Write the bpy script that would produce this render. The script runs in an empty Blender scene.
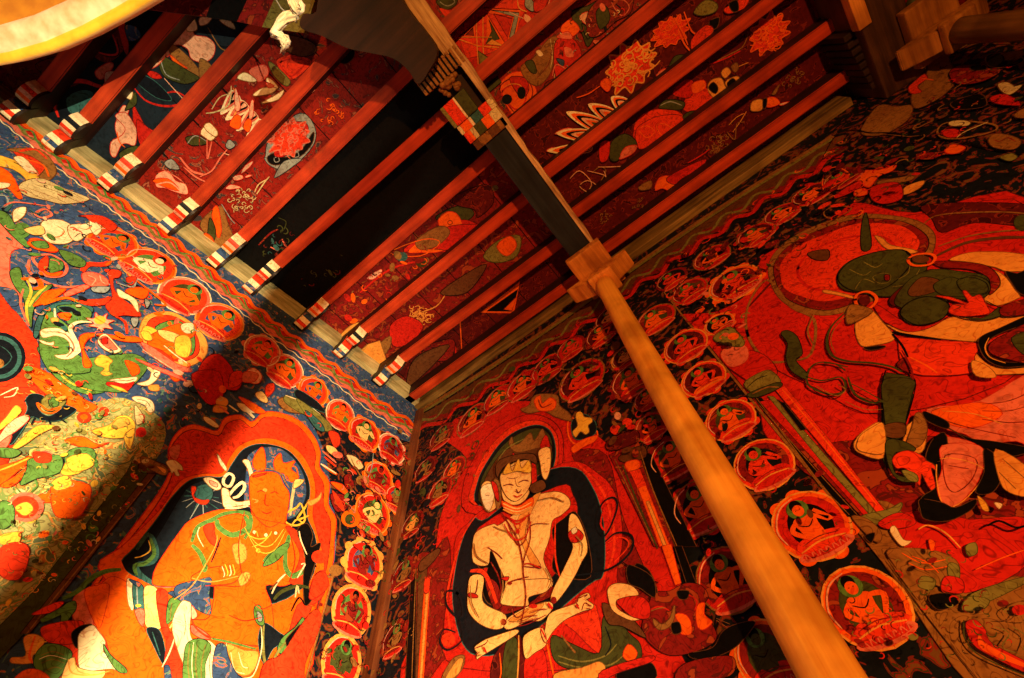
import bpy, bmesh, math, random
from mathutils import Vector, Matrix
PI = math.pi
RT = ((0.78731833, 0.61485087, -0.04569731), (-0.55909703, 0.68075033, -0.47327529), (-0.25988527, 0.39816755, 0.87972851))
FPX = 500.2974
EYE = Vector((0, 0, 1.5))
scn = bpy.context.scene
col = scn.collection

# ---------------------------------------------------------------- camera
cd = bpy.data.cameras.new('camera')
cam = bpy.data.objects.new('camera', cd); col.objects.link(cam)
r0, r1, r2 = (Vector(r).normalized() for r in RT)
cam.matrix_world = Matrix(((r0.x, -r1.x, -r2.x, EYE.x), (r0.y, -r1.y, -r2.y, EYE.y), (r0.z, -r1.z, -r2.z, EYE.z), (0, 0, 0, 1)))
cd.sensor_width = 36; cd.lens = FPX / 1024 * 36; cd.clip_start = .02
scn.camera = cam
# ---------------------------------------------------------------- world, lights, exposure
wd = bpy.data.worlds.new('world'); scn.world = wd; wd.use_nodes = True
wd.node_tree.nodes['Background'].inputs[0].default_value = (1, .6, .3, 1)
wd.node_tree.nodes['Background'].inputs[1].default_value = .0
scn.view_settings.view_transform = 'Standard'; scn.view_settings.look = 'None'
scn.view_settings.gamma = 1; scn.view_settings.use_curve_mapping = False
scn.view_settings.exposure = 0.0
def spot(name, loc, aim, radius, power, color, angle, blend=1.0):
    l = bpy.data.lights.new(name, 'SPOT'); l.shadow_soft_size = radius; l.energy = power; l.color = color
    l.spot_size = math.radians(angle); l.spot_blend = blend
    o = bpy.data.objects.new(name, l); col.objects.link(o); o.location = loc
    o.rotation_euler = (Vector(aim) - Vector(loc)).to_track_quat('-Z', 'Y').to_euler()
    return o
spot('side_lamp', (.92, -.20, .86), (-1.40, -.28, 1.95), .003, 1080, (1, .76, .42), 88)
spot('front_lamp', (1.08, -1.15, .85), (-.05, .60, 2.6), .030, 345, (1, .37, .08), 92)

# ---------------------------------------------------------------- helpers
def ray(x, y):
    d = r0 * (x - 512) + r1 * (y - 339) + r2 * FPX
    return d
class Plane:
    def __init__(s, p, n, u, v): s.p = Vector(p); s.n = Vector(n).normalized(); s.u = Vector(u).normalized(); s.v = Vector(v).normalized()
    def at(s, x, y, off=0.0):
        d = ray(x, y); t = (s.p + s.n * off - EYE).dot(s.n) / d.dot(s.n)
        return EYE + d * t
    def uv(s, x, y):
        q = s.at(x, y) - s.p; return q.dot(s.u), q.dot(s.v)
    def pt(s, u, v, off=0.0): return s.p + s.u * u + s.v * v + s.n * off
    def scale(s, x, y):      # metres per pixel
        a = s.at(x, y); b = s.at(x + 1, y) - a; c = s.at(x, y + 1) - a
        return math.sqrt(b.cross(c).length)
ZC = 3.70
CORN = Vector((-1.245, .98, 0))
SL = .12
LW = Plane(CORN, (1, -SL, 0), (SL, 1, 0), (0, 0, 1))
BW = Plane((0, .98, 0), (0, -1, 0), (1, 0, 0), (0, 0, 1))
CE = Plane((0, 0, ZC), (0, 0, -1), (1, 0, 0), (0, 1, 0))

PAL = dict(
 F=(.30, .014, .007), R=(.60, .016, .008), r=(.24, .010, .008), Q=(.80, .042, .010), O=(.88, .12, .004), o=(.80, .34, .06), Y=(.85, .50, .05),
 W=(.88, .74, .46), w=(.80, .42, .28), S=(.90, .56, .18), G=(.10, .24, .05), g=(.055, .065, .015), B=(.035, .075, .19), b=(.006, .009, .015),
 X=(.006, .009, .014), K=(.0035, .0035, .004), T=(.035, .13, .13), P=(.72, .16, .10), N=(.13, .045, .014), n=(.30, .13, .03), C=(.62, .50, .24), A=(.30, .33, .32), m=(.10, .008, .008), D=(.012,.020,.032), V=(.22,.20,.045), U=(.36,.34,.13))
MATS = {}
CONT = dict(R='m', Q='r', O='R', o='n', Y='n', W='n', w='R', S='N', G='b', g='K', B='D', b='T', K='N', T='b', P='R', N='K', n='N', C='N', A='b', r='K', m='K', D='K', V='g')
def nodes(name, rough=.5, spec=.3):
    m = bpy.data.materials.new(name); m.use_nodes = True
    nt = m.node_tree; b = nt.nodes['Principled BSDF']
    b.inputs['Roughness'].default_value = rough; b.inputs['Specular IOR Level'].default_value = spec
    return m, nt, b
def paint_mat(key):
    if key in MATS: return MATS[key]
    c = PAL[key]
    m, nt, b = nodes('paint_' + key + ('_dark' if key.islower() else ''), .5, .18 if key not in 'KbDmX' else .08)
    tc = nt.nodes.new('ShaderNodeTexCoord')
    n1 = nt.nodes.new('ShaderNodeTexNoise'); n1.inputs['Scale'].default_value = 9; n1.inputs['Detail'].default_value = 5; n1.inputs['Roughness'].default_value = .6
    n2 = nt.nodes.new('ShaderNodeTexNoise'); n2.inputs['Scale'].default_value = 75; n2.inputs['Detail'].default_value = 3
    nt.links.new(tc.outputs['Object'], n1.inputs['Vector']); nt.links.new(tc.outputs['Object'], n2.inputs['Vector'])
    ra = nt.nodes.new('ShaderNodeValToRGB'); e = ra.color_ramp.elements
    e[0].position = .30; e[0].color = (c[0]*.80, c[1]*.72, c[2]*.72, 1)
    e[1].position = .66; e[1].color = (min(1, c[0]*1.08), min(1, c[1]*1.18), min(1, c[2]*1.18), 1)
    rb = nt.nodes.new('ShaderNodeValToRGB'); e = rb.color_ramp.elements
    e[0].position = .30; e[0].color = ((.66, .62, .60, 1) if key not in 'SWOoYC' else (.84, .80, .76, 1)); e[1].position = .52; e[1].color = (1.08, 1.08, 1.08, 1)
    mx = nt.nodes.new('ShaderNodeMix'); mx.data_type = 'RGBA'; mx.blend_type = 'MULTIPLY'; mx.inputs[0].default_value = 1
    nt.links.new(n1.outputs['Fac'], ra.inputs['Fac']); nt.links.new(n2.outputs['Fac'], rb.inputs['Fac'])
    nt.links.new(ra.outputs['Color'], mx.inputs[6]); nt.links.new(rb.outputs['Color'], mx.inputs[7])
    # fine flowing brush contours
    L = nt.links.new; N = nt.nodes.new
    n3 = N('ShaderNodeTexNoise'); n3.inputs['Scale'].default_value = 16; n3.inputs['Detail'].default_value = 1.5; n3.inputs['Distortion'].default_value = 1.2
    L(tc.outputs['Object'], n3.inputs['Vector'])
    m1 = N('ShaderNodeMath'); m1.operation = 'MULTIPLY'; m1.inputs[1].default_value = 11; L(n3.outputs['Fac'], m1.inputs[0])
    m2 = N('ShaderNodeMath'); m2.operation = 'PINGPONG'; m2.inputs[1].default_value = .5; L(m1.outputs[0], m2.inputs[0])
    rc = N('ShaderNodeValToRGB'); e = rc.color_ramp.elements; e[0].position = .03; e[1].position = .10
    k = .62 if key in 'bBKDmgN' else .50
    e[0].color = (k, k*.85, k*.8, 1) if key not in 'KDbmX' else (1, 1, 1, 1); e[1].color = (1, 1, 1, 1)
    if key in 'Oo SWYwP': e[0].color = (.80, .55, .45, 1)
    L(m2.outputs[0], rc.inputs['Fac'])
    m3 = N('ShaderNodeMix'); m3.data_type = 'RGBA'; m3.blend_type = 'MULTIPLY'; m3.inputs[0].default_value = 1
    L(mx.outputs[2], m3.inputs[6]); L(rc.outputs[0], m3.inputs[7])
    if key in ('B', 'X', 'r', 'm', 'U', 'F'):      # grounds carry small painted foliage
        n4 = N('ShaderNodeTexNoise'); n4.inputs['Scale'].default_value = 20 if key in 'BX' else 18; n4.inputs['Detail'].default_value = 2; n4.inputs['Distortion'].default_value = 2.2
        L(tc.outputs['Object'], n4.inputs['Vector'])
        rd = N('ShaderNodeValToRGB'); rd.color_ramp.interpolation = 'CONSTANT'; el = rd.color_ramp.elements
        L(n4.outputs['Fac'], rd.inputs['Fac'])
        cols = {'F': [(.57, (.13, .008, .006)), (.62, (.36, .10, .05)), (.645, (.05, .035, .035))], 'B': [(.57, (.10, .20, .16)), (.60, (.45, .10, .05)), (.64, (.06, .12, .26))], 'X': [(.54, (.16, .018, .010)), (.575, (.04, .045, .014)), (.605, (.22, .025, .010)), (.645, (.16, .07, .018))],
                'r': [(.54, (.10, .008, .006)), (.60, (.34, .05, .012))], 'U': [(.50, (.16, .24, .07)), (.54, (.55, .20, .05)), (.575, (.60, .48, .14)), (.62, (.12, .16, .08))], 'm': [(.56, (.20, .02, .010)), (.61, (.04, .004, .004))]}[key]
        el[0].color = (0, 0, 0, 0); el[0].position = 0; el[1].position = cols[0][0]; el[1].color = (*cols[0][1], 1)
        for p_, c_ in cols[1:]:
            q_ = el.new(p_); q_.color = (*c_, 1)
        m4 = N('ShaderNodeMix'); m4.data_type = 'RGBA'; L(rd.outputs['Alpha'], m4.inputs[0]); L(m3.outputs[2], m4.inputs[6]); L(rd.outputs['Color'], m4.inputs[7])
        m3 = m4
    L(m3.outputs[2], b.inputs['Base Color'])
    bp = nt.nodes.new('ShaderNodeBump'); bp.inputs['Strength'].default_value = .25; bp.inputs['Distance'].default_value = .004
    nt.links.new(n2.outputs['Fac'], bp.inputs['Height']); nt.links.new(bp.outputs['Normal'], b.inputs['Normal'])
    MATS[key] = m
    return m
def wood_mat(name, c0, c1, axis='Z', scale=14, rough=.5, stretch=.06):
    if name in MATS: return MATS[name]
    m, nt, b = nodes(name, rough, .3)
    tc = nt.nodes.new('ShaderNodeTexCoord'); mp = nt.nodes.new('ShaderNodeMapping')
    s = [scale]*3; s['XYZ'.index(axis)] = scale * stretch; mp.inputs['Scale'].default_value = s
    nz = nt.nodes.new('ShaderNodeTexNoise'); nz.inputs['Scale'].default_value = 3; nz.inputs['Detail'].default_value = 7; nz.inputs['Roughness'].default_value = .62
    ra = nt.nodes.new('ShaderNodeValToRGB'); ra.color_ramp.elements[0].position = .33; ra.color_ramp.elements[1].position = .66
    ra.color_ramp.elements[0].color = (*c0, 1); ra.color_ramp.elements[1].color = (*c1, 1)
    n2 = nt.nodes.new('ShaderNodeTexNoise'); n2.inputs['Scale'].default_value = 7; n2.inputs['Detail'].default_value = 4
    r2_ = nt.nodes.new('ShaderNodeValToRGB'); r2_.color_ramp.elements[0].position = .35; r2_.color_ramp.elements[1].position = .6
    r2_.color_ramp.elements[0].color = (.6, .55, .5, 1); r2_.color_ramp.elements[1].color = (1.05, 1.05, 1.05, 1)
    mx = nt.nodes.new('ShaderNodeMix'); mx.data_type = 'RGBA'; mx.blend_type = 'MULTIPLY'; mx.inputs[0].default_value = 1
    L = nt.links.new
    L(tc.outputs['Object'], mp.inputs['Vector']); L(mp.outputs[0], nz.inputs['Vector']); L(tc.outputs['Object'], n2.inputs['Vector'])
    L(nz.outputs['Fac'], ra.inputs['Fac']); L(n2.outputs['Fac'], r2_.inputs['Fac']); L(ra.outputs[0], mx.inputs[6]); L(r2_.outputs[0], mx.inputs[7])
    L(mx.outputs[2], b.inputs['Base Color'])
    bp = nt.nodes.new('ShaderNodeBump'); bp.inputs['Strength'].default_value = .35; bp.inputs['Distance'].default_value = .003
    L(nz.outputs['Fac'], bp.inputs['Height']); L(bp.outputs['Normal'], b.inputs['Normal'])
    MATS[name] = m
    return m
def meshobj(name, verts, faces, mats, midx=None, parent=None, smooth=False):
    me = bpy.data.meshes.new(name); me.from_pydata([tuple(v) for v in verts], [], faces)
    for m in (mats if isinstance(mats, (list, tuple)) else [mats]): me.materials.append(m)
    if midx:
        for p, i in zip(me.polygons, midx): p.material_index = i
    if smooth:
        for p in me.polygons: p.use_smooth = True
    me.update()
    o = bpy.data.objects.new(name, me); col.objects.link(o)
    if parent: o.parent = parent; o.matrix_parent_inverse = parent.matrix_world.inverted() if False else Matrix.Identity(4); o.location = -Vector(parent.location) if parent.type == 'EMPTY' else (0, 0, 0)
    return o
def thing(name, loc, label, cat, group=None):
    o = bpy.data.objects.new(name, None); col.objects.link(o); o.location = loc; o.empty_display_size = .05
    o['label'] = label; o['category'] = cat
    if group: o['group'] = group
    return o
def tag(o, label, cat, group=None):
    o['label'] = label; o['category'] = cat
    if group: o['group'] = group
    return o
def struct(o): o['kind'] = 'structure'; return o
def from_bm(name, bm, mats, parent=None, smooth=False):
    me = bpy.data.meshes.new(name); bmesh.ops.recalc_face_normals(bm, faces=bm.faces); bm.to_mesh(me); bm.free()
    for m in (mats if isinstance(mats, (list, tuple)) else [mats]): me.materials.append(m)
    if smooth:
        for p in me.polygons: p.use_smooth = True
    o = bpy.data.objects.new(name, me); col.objects.link(o)
    if parent:
        o.parent = parent
        if parent.type == 'EMPTY': o.location = -Vector(parent.location)
    return o
def bm_box(bm, a, b, bevel=.0, mi=0):
    vs = [bm.verts.new((x, y, z)) for x in (a[0], b[0]) for y in (a[1], b[1]) for z in (a[2], b[2])]
    fs = [bm.faces.new([vs[i] for i in q]) for q in ((0,1,3,2),(4,6,7,5),(0,4,5,1),(2,3,7,6),(0,2,6,4),(1,5,7,3))]
    for f in fs: f.material_index = mi
    if bevel:
        es = list({e for f in fs for e in f.edges})
        r = bmesh.ops.bevel(bm, geom=es, offset=bevel, segments=2, affect='EDGES', profile=.6)
        for f in r['faces']: f.material_index = mi
def box(name, a, b, mat, parent=None, bevel=.004):
    bm = bmesh.new(); bm_box(bm, a, b, bevel); return from_bm(name, bm, mat, parent)
def prism(bm, prof, axis, a, b, mi=0):
    """prof: 2D points; axis 'X': (y,z) extruded along x; 'Y': (x,z) along y; 'Z': (x,y) along z"""
    def mk(p, t): return (t, p[0], p[1]) if axis == 'X' else (p[0], t, p[1]) if axis == 'Y' else (p[0], p[1], t)
    A = [bm.verts.new(mk(p, a)) for p in prof]; B = [bm.verts.new(mk(p, b)) for p in prof]
    n = len(prof); fs = [bm.faces.new(A), bm.faces.new(B[::-1])]
    for i in range(n): fs.append(bm.faces.new((A[i], B[i], B[(i+1) % n], A[(i+1) % n])))
    for f in fs: f.material_index = mi
def tube(bm, pts, rad, n=16, cap=True):
    rings = []; prev = None
    for i, p in enumerate(pts):
        p = Vector(p); d = (Vector(pts[min(i+1, len(pts)-1)]) - Vector(pts[max(i-1, 0)])).normalized()
        up = prev if prev is not None else (Vector((0, 0, 1)) if abs(d.z) < .9 else Vector((1, 0, 0)))
        x = (up - d * up.dot(d)).normalized(); prev = x; y = d.cross(x)
        r = rad[i] if isinstance(rad, (list, tuple)) else rad
        rings.append([bm.verts.new(p + (x * math.cos(2*PI*k/n) + y * math.sin(2*PI*k/n)) * r) for k in range(n)])
    for a, b in zip(rings, rings[1:]):
        for k in range(n): bm.faces.new((a[k], a[(k+1) % n], b[(k+1) % n], b[k]))
    if cap: bm.faces.new(rings[0][::-1]); bm.faces.new(rings[-1])

# ---------------------------------------------------------------- painting on a plane
def spline(pts, closed, sub=4):
    n = len(pts); out = []
    rng = range(n) if closed else range(n - 1)
    for i in rng:
        if closed: p0, p1, p2, p3 = pts[i-1], pts[i], pts[(i+1) % n], pts[(i+2) % n]
        else: p0, p1, p2, p3 = pts[max(i-1, 0)], pts[i], pts[i+1], pts[min(i+2, n-1)]
        for k in range(sub):
            t = k / sub; t2 = t*t; t3 = t2*t
            out.append(tuple(.5*((2*p1[j]) + (-p0[j]+p2[j])*t + (2*p0[j]-5*p1[j]+4*p2[j]-p3[j])*t2 + (-p0[j]+3*p1[j]-3*p2[j]+p3[j])*t3) for j in (0, 1)))
    if not closed: out.append(pts[-1])
    return out
class Paint:
    STEP = .00012
    def __init__(s, plane, base=.002):
        s.pl = plane; s.base = base; s.v = []; s.f = []; s.m = []; s.keys = []; s.k = 0; s.T = (0, 0, 1.0); s.contour = .7
    def mi(s, key):
        if key not in s.keys: s.keys.append(key)
        return s.keys.index(key)
    def off(s): s.k += 1; return s.base + s.k * s.STEP
    def P3(s, pts3, key):
        i = len(s.v); s.v += pts3; s.f.append(list(range(i, i + len(pts3)))); s.m.append(s.mi(key))
    def poly(s, key, pts, smooth=True):
        pts = [(s.T[0] + x / s.T[2], s.T[1] + y / s.T[2]) for x, y in pts]
        q = spline(pts, True) if smooth and len(pts) > 2 else pts
        o = s.off(); s.P3([s.pl.at(x, y, o) for x, y in q], key)
    def ribbon(s, key, pts3, w, o, taper=True):
        n = len(pts3); L = []; Rr = []
        for i, p in enumerate(pts3):
            d = pts3[min(i+1, n-1)] - pts3[max(i-1, 0)]
            if d.length < 1e-9: continue
            t = s.pl.n.cross(d.normalized()); t.normalize()
            ww = w * .5
            if taper: ww *= .35 + .65 * math.sin(PI * (i + .5) / n) ** .5
            L.append(p + t * ww); Rr.append(p - t * ww)
        b = len(s.v); m = len(L); s.v += L + Rr; mm = s.mi(key)
        for i in range(m - 1): s.f.append([b+i, b+i+1, b+m+i+1, b+m+i]); s.m.append(mm)
    def line(s, key, w, pts, closed=False, taper=True, smooth=True):
        pts = [(s.T[0] + x / s.T[2], s.T[1] + y / s.T[2]) for x, y in pts]
        w = w / s.T[2]
        if smooth: pts = spline(pts, closed)
        if closed: pts = pts + [pts[0], pts[1]]
        mx, my = pts[len(pts)//2]; o = s.off()
        s.ribbon(key, [s.pl.at(x, y, o) for x, y in pts], w * s.pl.scale(mx, my), o, taper and not closed)
    # --- in plane metres
    def upoly(s, key, pts, smooth=True):
        q = spline(pts, True) if smooth else pts
        o = s.off(); s.P3([s.pl.pt(u, v, o) for u, v in q], key)
    def uline(s, key, w, pts, closed=False, taper=True):
        q = spline(pts, closed)
        if closed: q = q + [q[0], q[1]]
        o = s.off(); s.ribbon(key, [s.pl.pt(u, v, o) for u, v in q], w, o, taper and not closed)
    def uell(s, key, cu, cv, ru, rv, rot=0, n=22):
        c, sn = math.cos(rot), math.sin(rot)
        s.upoly(key, [(cu + ru*math.cos(a)*c - rv*math.sin(a)*sn, cv + ru*math.cos(a)*sn + rv*math.sin(a)*c) for a in [2*PI*i/n for i in range(n)]], False)
    def text(s, txt):
        for ln in txt.strip().splitlines():
            t = ln.split('#')[0].split()
            if not t: continue
            if t[0] == '@': s.T = (float(t[1]), float(t[2]), float(t[3])); continue
            op, key = t[0], t[1]
            if op in ('P', 'p'):
                q = [tuple(map(float, a.split(','))) for a in t[2:]]
                s.poly(key, q, op == 'P')
                if s.contour: s.line(CONT.get(key, 'r'), s.contour * s.T[2], q, True, False, op == 'P')
            elif op in ('L', 'l', 'C'):
                s.line(key, float(t[2]), [tuple(map(float, a.split(','))) for a in t[3:]], op == 'C', True, op != 'l')
            elif op == 'E':
                cx, cy, rx, ry = map(float, t[2:6]); rot = math.radians(float(t[6])) if len(t) > 6 else 0
                c, sn = math.cos(rot), math.sin(rot)
                s.poly(key, [(cx + rx*math.cos(a)*c - ry*math.sin(a)*sn, cy + rx*math.cos(a)*sn + ry*math.sin(a)*c) for a in [2*PI*i/20 for i in range(20)]], False)
        return s
    def build(s, name, parent, label=None):
        if not s.f: return None
        fs = []
        o = meshobj(name, s.v, s.f, [paint_mat(k) for k in s.keys], s.m, parent)
        if label: o['label'] = label
        return o
# ---------------------------------------------------------------- motif builders
def medallion(plane, px, py, rpx, seed=0, rim='O', disc='Q', body='O', robe='R', aura='g', sq=1.0, rot=0.0, base=.004):
    rnd = random.Random(seed * 7 + 3)
    P = Paint(plane, base); r = rpx * plane.scale(px, py); cu, cv = plane.uv(px, py)
    c, sn = math.cos(rot), math.sin(rot)
    def X(pts): return [(cu + (x*c - y*sn) * r * sq, cv + (x*sn + y*c) * r) for x, y in pts]
    def E(k, x, y, a, b, rr=0, n=20): P.upoly(k, X([(x + a*math.cos(t)*math.cos(rr) - b*math.sin(t)*math.sin(rr), y + a*math.cos(t)*math.sin(rr) + b*math.sin(t)*math.cos(rr)) for t in [2*PI*i/n for i in range(n)]]), False)
    def L(k, w, pts): P.uline(k, w * r, X(pts))
    if rnd.random() < .5:
        for i in range(9):
            a = 2*PI*i/9 + rnd.uniform(-.1, .1); E(rim, .95*math.cos(a), 1.0*math.sin(a), .24, .22)
    E({'P': 'W', 'r': 'r', 'R': 'n'}.get(rim, 'o'), 0, 0, 1.02, 1.10); E(rim, 0, 0, .96, 1.04); E(disc, 0, 0, .84, .92); E(aura, 0, -.02, .58, .70)
    E('P', 0, -.80, .76, .22); E('R', 0, -.78, .66, .14)
    for i in range(7): L('P' if rim == 'O' else 'R', .04, [(-.60 + i*.19, -.88), (-.55 + i*.19, -.72), (-.47 + i*.19, -.88)])
    j = lambda s=.05: rnd.uniform(-s, s)
    P.upoly(robe, X([(-.72+j(), -.62), (-.5, -.38+j()), (0, -.30), (.5, -.38+j()), (.72+j(), -.62), (.3, -.74), (-.3, -.74)]))
    tilt = j(.12)
    P.upoly(body, X([(-.30+tilt, .26), (0+tilt, .34), (.30+tilt, .26), (.27+tilt, -.05), (.20, -.45), (-.20, -.45), (-.27+tilt, -.05)]))
    s = rnd.choice((-1, 1))
    L(body, .15, [(-.27+tilt, .2), (-.50, -.08+j(.1)), (-.22, -.35)]); L(body, .15, [(.27+tilt, .2), (.55*1, .05*s+j(.1)), (.30, -.38 if s > 0 else .35)])
    L('K', .035, [(-.24+tilt, .1), (0+tilt, -.05), (.2+tilt, .1)]); L('r', .03, [(-.5, -.5), (0, -.42), (.5, -.52)]); L('o', .05, [(-.62, -.66), (0, -.55), (.62, -.66)])
    E('G' if aura != 'G' else 'Q', tilt, .55, .30, .30); E('K', tilt, .66, .17, .20); E(body, tilt, .50, .155, .185); E('K', tilt-.06, .52, .02, .012); E('K', tilt+.06, .52, .02, .012)
    L('w', .045, [(-.8, -.3), (-.86, .2), (-.5, .76), (0, .93)])
    return P
def squiggle_cloud(P, px, py, rpx, fill, line, seed=0, n=26, sq=1.4, ang=0.0, inner='K'):
    """scalloped cloud with curling outlines, drawn around a pixel position on P's plane"""
    rnd = random.Random(seed); r = rpx * P.pl.scale(px, py); cu, cv = P.pl.uv(px, py); c, sn = math.cos(ang), math.sin(ang)
    T = lambda x, y: (cu + (x*c*sq - y*sn) * r, cv + (x*sn*sq + y*c) * r)
    if fill:
        pts = []
        m = 11
        for i in range(m):
            a = 2*PI*i/m; pts += [T(.72*math.cos(a), .72*math.sin(a)), T(1.0*math.cos(a+.28)*rnd.uniform(.85, 1.1), 1.0*math.sin(a+.28)*rnd.uniform(.85, 1.1))]
        P.upoly(fill, pts)
        P.uline(line, r*.07, pts, True)
    for i in range(n):
        a = rnd.uniform(0, 2*PI); d = rnd.uniform(0, .82) ** .7; x, y = d*math.cos(a), d*math.sin(a); q = rnd.uniform(.12, .26); a0 = rnd.uniform(0, 2*PI); s = rnd.choice((-1, 1))
        P.uline(line, r*.065, [T(x + q*(1-t*.16)*math.cos(a0 + s*t*.95), y + q*(1-t*.16)*math.sin(a0 + s*t*.95)) for t in range(6)])
def petals(P, x0, y0, x1, y1, n, ln, keys=('W', 'P', 'K', 'w'), flip=1, seed=0):
    """a row of pointed striped petals between two pixel positions"""
    rnd = random.Random(seed)
    for i in range(n):
        t = (i + .5) / n; bx, by = x0 + (x1-x0)*t, y0 + (y1-y0)*t; dx, dy = (x1-x0)/n, (y1-y0)/n
        nx, ny = -dy*flip, dx*flip; q = math.hypot(nx, ny); nx, ny = nx/q*ln*rnd.uniform(.8, 1.15), ny/q*ln*rnd.uniform(.8, 1.15)
        for k, key in enumerate(keys):
            s = 1 - k * .24
            P.T = (0, 0, 1); P.poly(key, [(bx - dx*.5*s, by - dy*.5*s), (bx - dx*.42*s + nx*.5*s, by - dy*.42*s + ny*.5*s), (bx + nx*s, by + ny*s), (bx + dx*.42*s + nx*.5*s, by + dy*.42*s + ny*.5*s), (bx + dx*.5*s, by + dy*.5*s)])
def inside(x, y, poly):
    r = False; n = len(poly)
    for i in range(n):
        x1, y1 = poly[i]; x2, y2 = poly[i-1]
        if (y1 > y) != (y2 > y) and x < (x2-x1)*(y-y1)/(y2-y1)+x1: r = not r
    return r
def scatter(P, region, n, keys, size, seed=0, lines=.8):
    """small leaves, dabs and curls of brushwork strewn over a pixel region of P's plane"""
    rnd = random.Random(seed); xs = [p[0] for p in region]; ys = [p[1] for p in region]; k = 0
    while k < n:
        x, y = rnd.uniform(min(xs), max(xs)), rnd.uniform(min(ys), max(ys))
        if not inside(x, y, region): continue
        k += 1; r = size * rnd.uniform(.45, 1.05) * P.pl.scale(x, y); u, v = P.pl.uv(x, y); key = rnd.choice(keys); a = rnd.uniform(0, 2*PI)
        if rnd.random() < lines:
            s = rnd.choice((-1, 1)); q = rnd.uniform(.5, 1.1)
            P.uline(key, r*.24, [(u + r*q*(1-t*.13)*math.cos(a+s*t*.8), v + r*q*(1-t*.13)*math.sin(a+s*t*.8)) for t in range(rnd.choice((4, 5, 6)))])
        else:
            e = rnd.uniform(.35, .8)
            P.upoly(key, [(u + r*math.cos(t)*math.cos(a) - e*r*math.sin(t)*math.sin(a), v + r*math.cos(t)*math.sin(a) + e*r*math.sin(t)*math.cos(a)) for t in [2*PI*i/7 for i in range(7)]])
def along(path, n):
    d = [0]
    for a, b in zip(path, path[1:]): d.append(d[-1] + math.hypot(b[0]-a[0], b[1]-a[1]))
    out = []
    for i in range(n + 1):
        t = d[-1] * i / n; k = max(j for j in range(len(d)) if d[j] <= t + 1e-9); k = min(k, len(path) - 2)
        f = (t - d[k]) / (d[k+1] - d[k]); out.append((path[k][0] + (path[k+1][0]-path[k][0])*f, path[k][1] + (path[k+1][1]-path[k][1])*f))
    return out
def wave(P, path, off, amp, periods, w, key, ph=0):
    q = along(path, periods * 8); pts = []
    for i, (x, y) in enumerate(q):
        a = q[min(i+1, len(q)-1)]; b = q[max(i-1, 0)]; dx, dy = a[0]-b[0], a[1]-b[1]; l = math.hypot(dx, dy); o = off + amp * math.sin(2*PI*i/8 + ph)
        pts.append((x - dy/l*o, y + dx/l*o))
    P.T = (0, 0, 1); P.line(key, w, pts, False, False, False)

# ---------------------------------------------------------------- room shell
def wall_box(name, pts, z0, z1, mat):
    bm = bmesh.new(); prism(bm, pts, 'Z', z0, z1); return struct(from_bm(name, bm, mat))
c0 = LW.p; c1 = LW.p - LW.u * 3.2
wall_left = wall_box('wall_left', [(c0.x, c0.y), (c1.x, c1.y), (c1.x-.12, c1.y), (c0.x-.12, c0.y)], 0, ZC, paint_mat('B'))
wall_back = wall_box('wall_back', [(c0.x-.12, .98), (2.6, .98), (2.6, 1.10), (c0.x-.12, 1.10)], 0, ZC, paint_mat('X'))
plaster = wood_mat('old_plaster', (.20, .13, .06), (.34, .24, .12), 'Z', 4, .8, 1)
wall_right = wall_box('wall_right', [(2.6, 1.10), (2.72, 1.10), (2.72, -2.3), (2.6, -2.3)], 0, ZC, plaster)
wall_front = wall_box('wall_front', [(-1.8, -2.3), (2.72, -2.3), (2.72, -2.2), (-1.8, -2.2)], 0, ZC, plaster)
floor = struct(box('floor', (-1.9, -2.3, -.1), (2.72, 1.1, 0), wood_mat('floor_earth', (.06, .035, .02), (.12, .07, .035), 'X', 3, .9, 1), None, 0))
ceiling = struct(box('ceiling', (-1.9, -2.3, ZC), (2.72, 1.1, ZC+.1), paint_mat('r'), None, 0))

# ================================================================ LEFT WALL PAINTINGS
VAL = [(-30, 92), (0, 118), (25, 139), (59, 167), (88, 189), (127, 220), (166, 248), (209, 284), (246, 314), (274, 337), (305, 359), (336, 382), (364, 405), (392, 424), (410, 436)]
P = Paint(LW, .003); P.T = (0, 0, 1)
P.line('P', 13, [(x + 4, y - 5) for x, y in VAL], False, False)
wave(P, VAL, -9, 1.6, 26, 6, 'R'); wave(P, VAL, -5, 1.5, 24, 3.2, 'V', 1); wave(P, VAL, -1.5, 1.3, 26, 2.5, 'P', 2); wave(P, VAL, -12, 1.5, 25, 4, 'O', 2); wave(P, VAL, -8, 2.5, 25, 1.6, 'G', 3); wave(P, VAL, 1.5, .6, 40, 1.2, 'W', 0)
P.build('painted_valance', wall_left, 'wavy pink, red and green painted ribbon border')

P = Paint(LW, .0022).text('''
@ 0 240 5.12
P P -60,-160 40,-40 120,30 60,60 50,140 60,200 110,300 60,330 -60,300
P B -60,240 60,250 95,290 80,340 -60,320
P Q -60,300 60,350 130,430 190,520 205,640 190,760 80,900 60,1100 -60,1200
@ 0 370 5.12
P Q -60,100 140,90 260,40 300,120 200,180 120,300 40,330 -60,300
P O 130,-20 260,20 420,140 500,190 420,220 300,150 200,100
L W 6 0,130 40,110 90,90 70,130 20,140
P O 150,40 220,60 330,150 280,160
''')
P.build('painted_red_ground', wall_left)
P = Paint(LW, .0016); P.poly('U', [(-60, 460), (20, 425), (50, 372), (85, 402), (125, 398), (165, 425), (150, 470), (95, 540), (40, 590), (-60, 660)])
P.poly('X', [(300, 395), (340, 415), (402, 440), (420, 470), (420, 720), (270, 720), (300, 640), (335, 560), (330, 480), (320, 440)])
P.build('painted_ground', wall_left)
P = Paint(LW, .0035).text('''
@ 0 240 5.12
E b -10 600 142 130
E T -10 600 122 112
E b -10 600 100 92
C T 4 -10,540 60,600 -10,660 -80,600
E n -5 632 26 24
''')
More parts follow.
